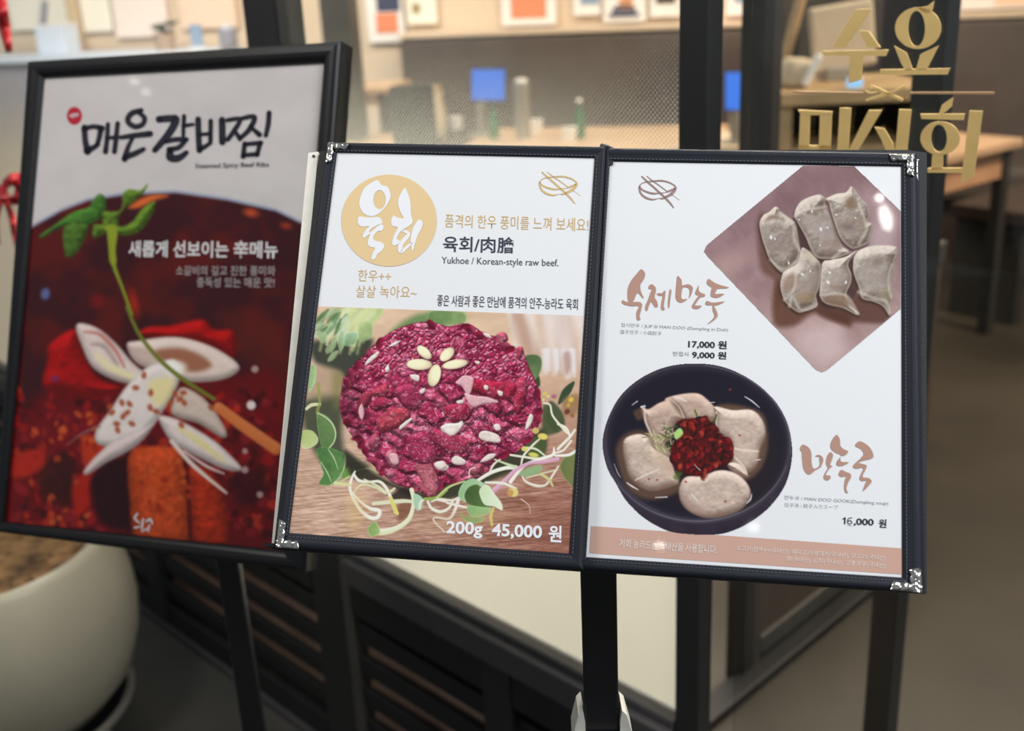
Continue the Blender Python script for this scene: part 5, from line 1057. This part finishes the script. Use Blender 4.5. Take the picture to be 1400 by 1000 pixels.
mb = MB(); mb.tube([(px + .008, py, 1.12), tuple((np.array([px, py, 1.1]) + b1) / 2 + np.array([0, 0, .02])), tuple(b1)], [.009, .007, .004], 8); mb.build('branch', M['trunk'], pot, smooth=True); mb = MB(); mb.tube([(px, py + .01, 1.5), tuple((np.array([px, py, 1.5]) + b2) / 2), tuple(b2)], [.009, .007, .004], 8); mb.build('branch', M['trunk'], pot, smooth=True)
for k in range(9):
    a = k * .7; c0 = Vector((px + .10 * math.cos(a) - .08, py + .10 * math.sin(a), 1.55 + .05 * (k % 3))); d0 = Vector((math.cos(a), math.sin(a), .5)); s0 = Vector((-math.sin(a), math.cos(a), 0))
    V = [c0, c0 + d0 * .08 + s0 * .04, c0 + d0 * .2 + s0 * .035 - Vector((0, 0, .01)), c0 + d0 * .3 - Vector((0, 0, .05)), c0 + d0 * .2 - s0 * .035 - Vector((0, 0, .01)), c0 + d0 * .08 - s0 * .04, c0 + d0 * .15 - Vector((0, 0, .015))]
    mesh('leaf', V, [[0, 1, 6], [1, 2, 6], [2, 3, 6], [3, 4, 6], [4, 5, 6], [5, 0, 6]], M['leaf'], pot)
def strip(name, pts, wid, m, parent, lift=.0):
    V, F = [], []; q = crom(pts, False, 6)
    W = np.interp(np.linspace(0, 1, len(q)), np.linspace(0, 1, len(wid)), wid) / 2
    for i, p in enumerate(q):
        t = q[min(i + 1, len(q) - 1)] - q[max(i - 1, 0)]; t = t / np.linalg.norm(t); nn = np.array([-t[1], t[0]])
        tw = .014 * math.sin(i * .9)
        for s in (-1, 0, 1): V.append(SF.P(*(p + nn * W[i] * s), lift + tw + (.008 if s == 0 else 0)))
    for i in range(len(q) - 1):
        for k in range(2): F.append([i * 3 + k, i * 3 + k + 1, i * 3 + 4 + k, i * 3 + 3 + k])
    o = mesh(name, V, F, m, parent, smooth=True); sm = o.modifiers.new('thick', 'SOLIDIFY'); sm.thickness = .002; return o
rb = thing('ribbon_bow', SF.P(8, 265), 'red satin ribbon bow tied to the plant beside the poster frame', 'ribbon')
strip('loop', [(2, 268), (10, 250), (22, 246), (30, 256), (24, 272), (8, 276)], [6, 14, 20, 20, 16, 8], M['red'], rb); strip('loop', [(4, 270), (-10, 254), (-26, 262), (-14, 280), (2, 274)], [6, 16, 20, 16, 8], M['red'], rb, .004)
strip('tail', [(8, 274), (16, 296), (20, 320), (26, 344)], [8, 10, 9, 8], M['red'], rb, .006); strip('tail', [(2, 274), (-6, 300), (-4, 335)], [8, 10, 9], M['red'], rb, .006)
mb = MB(); mb.lathe(tuple(SF.P(4, 270, .012) - np.array([0, 0, .009])), [(0, 0), (.010, .004), (.013, .010), (.009, .017), (0, .02)], 20); mb.build('knot', M['red'], rb, smooth=True)
rl = thing('hanging_ribbon', SF.P(0, 0), 'dark red ribbon tail hanging at the upper left corner', 'ribbon')
strip('tail', [(-10, -40), (0, 0), (6, 36), (13, 72)], [12, 18, 17, 9], M['red'], rl)

# ================================================================ the restaurant behind the glass
WE = np.array([.975, -.222, 0]); WN = np.array([.222, .975, 0]); WO = np.array([.2, 5.97, 0])
def W(a_, d_, z): return WO + WE * a_ + WN * d_ + UP * z
WAX = [WE, WN, UP]; PW = Plane(W(0, .13, 0), WN)
def wloc(x, y): v = PW.P(x, y) - W(0, .13, 0); return float(v @ WE), float(v[2])
mb = MB(); mb.box(W(-.5, .18, 1.4), (11, .08, 2.8), WAX); struct(mb.build('wall_back', M['wall']))
bq = thing('banquette', W(1.0, 0, 0), 'long brown leather banquette running along the back wall', 'bench seat')
a0 = wloc(556, 60)[0]
mb = MB(); mb.box(W((a0 + 4.5) / 2, .05, .64), (4.5 - a0, .12, .92), WAX, .03, 3); mb.build('backrest', M['booth'], bq)
mb = MB(); mb.box(W((a0 + 4.5) / 2, -.24, .38), (4.5 - a0, .46, .16), WAX, .04, 3); mb.build('seat', M['booth'], bq)
mb = MB(); mb.box(W((a0 + 4.5) / 2, -.20, .15), (4.5 - a0, .36, .30), WAX); mb.build('plinth', M['bench'], bq)
mb = MB(); mb.box(W((a0 + 4.5) / 2, .05, 1.112), (4.5 - a0, .15, .024), WAX, .004); mb.build('top_ledge', M['wall'], bq)
def wall_print(name, lab, x0, x1, yb, H, parts, frame='whiteprint', cat='picture', group=None):
    """a framed print on the back wall: x0..x1 and lower edge yb on the sight line; parts = (x0,x1,ylow,yhigh,mat)"""
    l, z0 = wloc(x0, yb); r, _ = wloc(x1, yb); z1 = z0 + H
    t = thing(name, W((l + r) / 2, .13, z0), lab, cat, group or ('posters on the bright wall at left' if cat == 'poster' else 'prints on the back wall'))
    mb = MB(); mb.box(W((l + r) / 2, .115, (z0 + z1) / 2), (r - l, .026, H), WAX, .004); mb.build('mount', M[frame], t)
    for q in parts:
        a1, zb = wloc(q[0], q[2]); a2, zt = wloc(q[1], q[3])
        mb = MB(); mb.box(W((a1 + a2) / 2, .100, (zb + zt) / 2), (a2 - a1, .004, zt - zb), WAX); mb.build('printed_area', M[q[4]], t)
wall_print('wall_print', 'framed print of orange under navy at the left end of banquette', 506, 556, 59, .52, [(518, 545, 45, 17, 'orange'), (518, 545, 16, -40, 'navyprint')])
wall_print('wall_print', 'white mounted orange print hanging above the middle of the banquette', 688, 762, 36, .5, [(701, 746, 25, -45, 'orange')])
wall_print('wall_print', 'white print with a blue grey patch right of the orange one', 785, 822, 22, .45, [(795, 819, 6, -40, 'bluegrey')])
wall_print('wall_print', 'white print of a person in navy clothes above the banquette', 826, 884, 31, .5, [(833, 875, 24, 17, 'navyprint'), (838, 870, 17, 9, 'navyprint'), (844, 864, 9, 5, 'navyprint'), (848, 866, 12, -30, 'skin')])
wall_print('wall_print', 'white print with dark brown patch beside the black post', 889, 930, 24, .45, [(898, 924, 5, -40, 'darkprint')])
wall_print('wall_print', 'white print with blue patch seen between the two posts', 993, 1020, 22, .4, [(1004, 1024, 4, -30, 'bluegrey')])
wall_print('wall_print', 'pink and white print high at the right edge', 1312, 1420, 14, .5, [(1358, 1420, 8, -40, 'peach')])
wall_print('wall_print', 'cream print with small olive emblem right of the orange and navy one', 559, 600, 34, .4, [(566, 576, 18, 4, 'olive')], 'palecream')
# bright notice wall seen through the far left pane
for i, (x0, x1, yb, m, lab) in enumerate(((20, 100, 42, 'palecream', 'large cream poster at far left of the bright wall'), (119, 158, 44, 'palecream', 'narrow ivory poster right of the tan upright'), (163, 236, 52, 'palepink', 'pale pink poster in the middle of the bright wall'), (252, 328, 40, 'peach', 'peach coloured poster left of the dark mullion'))):
    wall_print('wall_poster', lab, x0, x1, yb, .6, [], m, 'poster')
a1, z1 = wloc(100, 60); a2, _ = wloc(118, 60); mb = MB(); mb.box(W((a1 + a2) / 2 + .03, .07, 1.4), (.045, .06, 2.8), WAX); struct(mb.build('trim_11', M['tan']))
tag((lambda: (lambda mb: mb.box(W(wloc(66, 20)[0], .085, wloc(66, 20)[1]), (.03, .02, .16), [WE * .96 + UP * -.28, WN, UP * .96 + WE * .28]).build('hanging_tag', M['greyviolet']))(MB()))(), 'small dark grey strip hung on the cream poster', 'strip')
cl, cr = wloc(-60, 66)[0], wloc(332, 66)[0]
ct = thing('side_counter', W((cl + cr) / 2, -.2, 0), 'pale counter along the bright wall beyond the left pane', 'counter')
mb = MB(); mb.box(W((cl + cr) / 2, -.12, .53), (cr - cl, .40, 1.06), WAX, .005); mb.build('body', M['greyviolet'], ct); mb = MB(); mb.box(W((cl + cr) / 2, -.13, 1.075), (cr - cl + .04, .46, .03), WAX, .004); mb.build('worktop', M['paleblue'], ct)
PC = Plane(W(0, -.12, 0), WN)
def on_counter(x): v = PC.P(x, 60) - WO; return W(float(v @ WE), -.12, 1.09)
b = on_counter(80); t = thing('document_tray', b, 'pale blue box standing on the counter at left', 'box'); mb = MB(); mb.box(b + UP * .075, (.18, .14, .15), WAX, .006); mb.build('box_body', M['paleblue'], t); mb = MB(); mb.box(b + UP * .156, (.185, .145, .012), WAX, .003); mb.build('lid', M['whiteprint'], t)
b = on_counter(226); t = thing('small_plant', b, 'small potted green plant on the counter beneath the pink poster', 'plant'); mb = MB(); mb.lathe(tuple(b), [(0, 0), (.05, 0), (.062, .09), (.056, .09), (.05, .07), (0, .07)], 24); mb.build('pot', M['brownpot'], t, smooth=True)
mb = MB()
for k in range(22):
    a = k * 2.4; r = .02 + .045 * ((k * .37) % 1); mb.box(b + np.array([r * math.cos(a), r * math.sin(a), .10 + .045 * ((k * .61) % 1)]), (.05, .02, .006), [(math.cos(a), math.sin(a), .4), (-math.sin(a), math.cos(a), 0), (-.3 * math.cos(a), -.3 * math.sin(a), 1)], .002, 1)
mb.build('foliage', M['darkgreen'], t)
b = on_counter(313); t = thing('jar', b, 'dark violet jar on the counter beside the black mullion', 'jar'); mb = MB(); mb.lathe(tuple(b), [(0, 0), (.045, 0), (.05, .03), (.05, .09), (.03, .105), (0, .105)], 24); mb.build('jar_body', M['greyviolet'], t, smooth=True); mb = MB(); mb.cyl(b + UP * .104, b + UP * .12, .032); mb.build('lid', M['paleblue'], t)
b = on_counter(270); t = thing('card_holder', b, 'blue grey card standing on the counter under the peach poster', 'card'); mb = MB(); mb.box(b + UP * .07, (.07, .012, .12), WAX, .002); mb.build('card', M['bluegrey'], t); mb = MB(); mb.box(b + UP * .006, (.09, .05, .012), WAX, .002); mb.build('foot', M['white'], t)
# olive pillar
pp = y_at(466, 40, 5.0); mb = MB(); mb.box((pp[0], pp[1], 1.3), (.13, .13, 2.6), WAX, .004); struct(mb.build('trim_12', M['olive'] if False else M['frame_olive']))
# furniture
def table(loc, ang, L_, D_, h, lab, m='wood', leg='chair', apron=None, group=None):
    t = thing('dining_table', (loc[0], loc[1], 0), lab, 'table', 'dining tables', ang)
    mb = MB(); mb.box((0, 0, h - .015), (L_, D_, .03), None, .004); mb.build('tabletop', M[m], t, local=True)
    mb = MB(); ah = .06 if apron is None else .11
    for sy in (-1, 1): mb.box((0, sy * (D_ / 2 - .05), h - .03 - ah / 2), (L_ - .1, .02, ah))
    for sx in (-1, 1): mb.box((sx * (L_ / 2 - .05), 0, h - .03 - ah / 2), (.02, D_ - .12, ah))
    mb.build('apron', M[apron or m], t, local=True)
    for sx in (-1, 1):
        for sy in (-1, 1):
            mb = MB(); mb.box((sx * (L_ / 2 - .05), sy * (D_ / 2 - .05), (h - .03) / 2), (.045, .045, h - .03), None, .003); mb.build('leg', M[leg], t, local=True)
    return t
WA = math.atan2(WE[1], WE[0])
T1 = z_at(790, 190, .73); table((T1[0] + .08, T1[1] + .0, 0), WA, 1.08, .72, .73, 'light wooden table with cups and bottles in front of the banquette')
T2 = z_at(506, 176, .73); table((-.62, 4.92, 0), WA, .62, .56, .73, 'small light wooden table beside the dark chair at left')
sb = z_at(480, 122, .93); table((-.74, 5.50, 0), WA, .55, .34, .93, 'narrow high wooden side table behind the small table', 'wood', 'chair')
E1 = np.array([.795, .607, 0]); E2 = np.array([-.607, .795, 0]); tc_ = np.array([1.88, 4.03, 0]) - E1 * .33 + E2 * .24
table(tc_, math.atan2(E1[1], E1[0]), .72, .52, .75, 'wooden table with reddish apron and dark legs behind the glass door', 'wood', 'chair', 'wood_red')
def chair(loc, ang, lab, group):
    t = thing('dining_chair', (loc[0], loc[1], 0), lab, 'chair', group, ang)
    mb = MB(); mb.box((0, 0, .455), (.42, .42, .05), None, .015); mb.build('seat', M['chair'], t, local=True)
    mb = MB(); mb.box((0, .20, .86), (.17, .035, .34), [(1, 0, 0), (0, .98, .15), (0, -.15, .98)], .015); mb.build('backrest', M['chair'], t, local=True)
    for sx in (-1, 1):
        for sy in (-1, 1):
            mb = MB(); mb.cyl((sx * .19, sy * .19, 0), (sx * .18, sy * .18, .43 if sy < 0 else .70), .015, n=12); mb.build('leg', M['chair'], t, local=True)
    return t
c1 = y_at(553, 150, 4.40); chair((c1[0], c1[1]), math.pi + .25, 'dark olive dining chair between the two light tables', None)
c2 = z_at(1345, 375, .2); 
bn = thing('bench', (c2[0] + .36, c2[1] + .30, 0), 'dark brown bench beyond the reddish wooden table', 'bench', rz=math.atan2(E1[1], E1[0]))
mb = MB(); mb.box((0, 0, .43), (.9, .32, .06), None, .01); mb.build('seat', M['bench'], bn, local=True)
for sx in (-1, 1): mb = MB(); mb.box((sx * .40, 0, .20), (.06, .28, .40)); mb.build('leg', M['chair'], bn, local=True)
# things on the long table
def on_table(x, y, h=.73): return z_at(x, y, h)
def put(name, b, prof, m, lab, cat, group=None, extra=None):
    t = thing(name, b, lab, cat, {'cup': 'white cups on the long table', 'bottle': 'green bottles on the long table'}.get(name)); mb = MB(); mb.lathe(tuple(b), prof, 28); mb.build('body', M[m], t, smooth=True)
    if extra: mb = MB(); mb.lathe(tuple(b), extra[1], 24); mb.build(extra[0], M[extra[2]], t, smooth=True)
put('tumbler', on_table(716, 190), [(0, 0), (.032, 0), (.034, .02), (.031, .20), (.034, .225), (.030, .24), (0, .24)], 'steel', 'tall grey steel tumbler right of the blue tablet', 'tumbler', None, ('lid', [(.026, .241), (.024, .252), (0, .254)], 'white'))
put('bottle', on_table(793, 189), [(0, 0), (.022, 0), (.024, .015), (.024, .09), (.011, .125), (.010, .15), (0, .15)], 'bottle', 'green bottle on the long table right of the tumbler', 'bottle', None, ('cap', [(.012, .15), (.012, .165), (0, .166)], 'white'))
put('bottle', on_table(676, 190), [(0, 0), (.022, 0), (.024, .015), (.024, .08), (.011, .11), (.010, .13), (0, .13)], 'bottle', 'dark green bottle on the long table beneath the blue tablet', 'bottle', None, ('cap', [(.012, .13), (.012, .14), (0, .141)], 'bottle'))
cup = [(0, 0), (.026, 0), (.033, .055), (.030, .055), (.024, .006), (0, .006)]
put('cup', on_table(624, 176), cup, 'white', 'white cup leftmost on the long wooden table', 'cup'); put('cup', on_table(733, 180), cup, 'white', 'white cup just right of the steel tumbler', 'cup'); put('cup', on_table(779, 192), cup, 'white', 'white cup beside the green bottle', 'cup')
put('sauce_jar', on_table(599, 184), [(0, 0), (.04, 0), (.042, .10), (.03, .16), (.036, .19), (0, .20)], 'cream', 'tall beige jar left of the white cup on the long table', 'jar', None, ('lid', [(.030, .20), (.028, .215), (0, .216)], 'wood_gold'))
def tablet(x0, x1, y0, y1, yb, Y, lab):
    b = y_at((x0 + x1) / 2, yb, Y); t = thing('tablet_kiosk', b, lab, 'tablet', 'blue screened tablets'); pl = Plane((0, Y, 0), (0, 1, 0)); q = [pl.P(*p) for p in ((x0, y0), (x1, y0), (x1, y1), (x0, y1))]
    mb = MB(); mb.prism([pl.P(*p) for p in ((x0 - 2, y0 - 2), (x1 + 2, y0 - 2), (x1 + 2, y1 + 2), (x0 - 2, y1 + 2))], pl.n, .012, -.001); mb.build('casing', M['chair'], t)
    mesh('display', [v + pl.n * .0005 for v in q], [[0, 3, 2, 1]], M['screen'], t)
    mb = MB(); c0 = y_at(x0 + 12, y1 - 8, Y + .02); mb.tube([tuple(y_at(x0 + 14, yb, Y + .02)), tuple(c0)], .020, 12); mb.build('stand', M['steel'], t)
    mb = MB(); e0 = y_at(x0 + 14, yb, Y + .02); mb.cyl(e0, e0 + UP * .01, .06); mb.build('foot', M['steel'], t)
ty = z_at(655, 186, .73)[1]; tablet(645, 690, 95, 137, 186, ty, 'tablet with a glowing blue screen standing on the long table')
ty2 = 3.9; tablet(992, 1026, 99, 150, 196, ty2, 'tablet with a blue screen seen between the two black posts')
b = y_at(1006, 196, ty2); table((b[0], b[1] + .12, 0), WA, .36, .4, b[2], 'small wooden table carrying the tablet between the posts', 'cream')
# service counter seen through the door
CY = 3.1; PCY = Plane((0, CY, 0), (0, 1, 0)); zt = y_at(1140, 123, CY)[2]
xl, xr = y_at(1068, 112, CY)[0], y_at(1290, 112, CY)[0]
sc = thing('service_counter', ((xl + xr) / 2, CY + .2, 0), 'golden wooden service counter behind the sign lettering on the door', 'counter')
mb = MB(); mb.box(((xl + xr) / 2, CY + .2, zt - .02), (xr - xl, .42, .04), None, .004); mb.build('worktop', M['wood_gold'], sc)
mb = MB(); mb.box((xl + .02, CY + .2, (zt - .04) / 2), (.035, .38, zt - .04)); mb.build('end_panel', M['wood_gold'], sc); mb = MB(); mb.box((xr - .02, CY + .2, (zt - .04) / 2), (.035, .38, zt - .04)); mb.build('end_panel', M['chair'], sc)
mb = MB(); mb.box(((xl + xr) / 2, CY + .36, (zt - .04) / 2), (xr - xl - .08, .03, zt - .04)); mb.build('back_panel', M['slat'], sc)
mb = MB(); zs = zt - .16; mb.box(((xl + xr) / 2, CY + .19, zs - .01), (xr - xl - .08, .32, .02)); mb.build('shelf', M['wood_gold'], sc)
x0 = y_at(1090, 108, CY + .1)[0]; pbg = thing('paper_bag', (x0, CY + .1, zt), 'rounded golden paper bag lying on the service counter', 'bag'); mb = MB(); mb.box((x0, CY + .12, zt + .040), (.085, .10, .08), [(1, 0, -.10), (0, 1, 0), (.25, 0, 1)], .022, 3); mb.build('bag_body', M['cream'], pbg, smooth=True); mb = MB(); mb.box((x0 + .03, CY + .06, zt + .05), (.02, .02, .085), [(1, 0, -.5), (0, 1, 0), (.5, 0, 1)], .008, 2); mb.build('bag_fold', M['white'], pbg)
x0 = y_at(1158, 60, CY + .2)[0]; mo = thing('counter_monitor', (x0, CY + .25, zt), 'beige monitor back standing on the service counter', 'monitor'); mb = MB(); mb.box((x0, CY + .25, zt + .125), (.19, .03, .19), [(.98, 0, .12), (0, 1, 0), (-.12, 0, .98)], .010); mb.build('casing', M['cream'], mo); mb = MB(); mb.box((x0, CY + .27, zt + .02), (.10, .10, .04), None, .005); mb.build('foot', M['steel'], mo)
x0 = y_at(1168, 120, CY + .03)[0]; tag(MB().box((x0, CY + .03, zt + .014), (.045, .02, .028), None, .008).build('payment_terminal', M['glow']), 'small pale blue lit terminal on the counter edge in front of the monitor', 'terminal')
b1, b2 = y_at(1066, 92, CY + .3), y_at(1100, -20, CY + .3); b1[2] = zt + .005
tag(MB().tube([tuple(b1), tuple(b2)], .016, 10).build('leaning_stick', M['wood_gold']), 'golden wooden pole leaning up from the service counter', 'pole')
kz = y_at(1112, 50, 4.8); t = thing('dark_cabinet', (kz[0] + .15, 4.95, 0), 'tall dark cabinet standing behind the service counter', 'cabinet'); mb = MB(); mb.box((kz[0] + .15, 4.95, .68), (.45, .26, 1.36), None, .005); mb.build('body', M['slat'], t); mb = MB(); mb.box((kz[0] + .15, 4.815, .68), (.42, .015, 1.30), None, .003); mb.build('door', M['chair'], t)
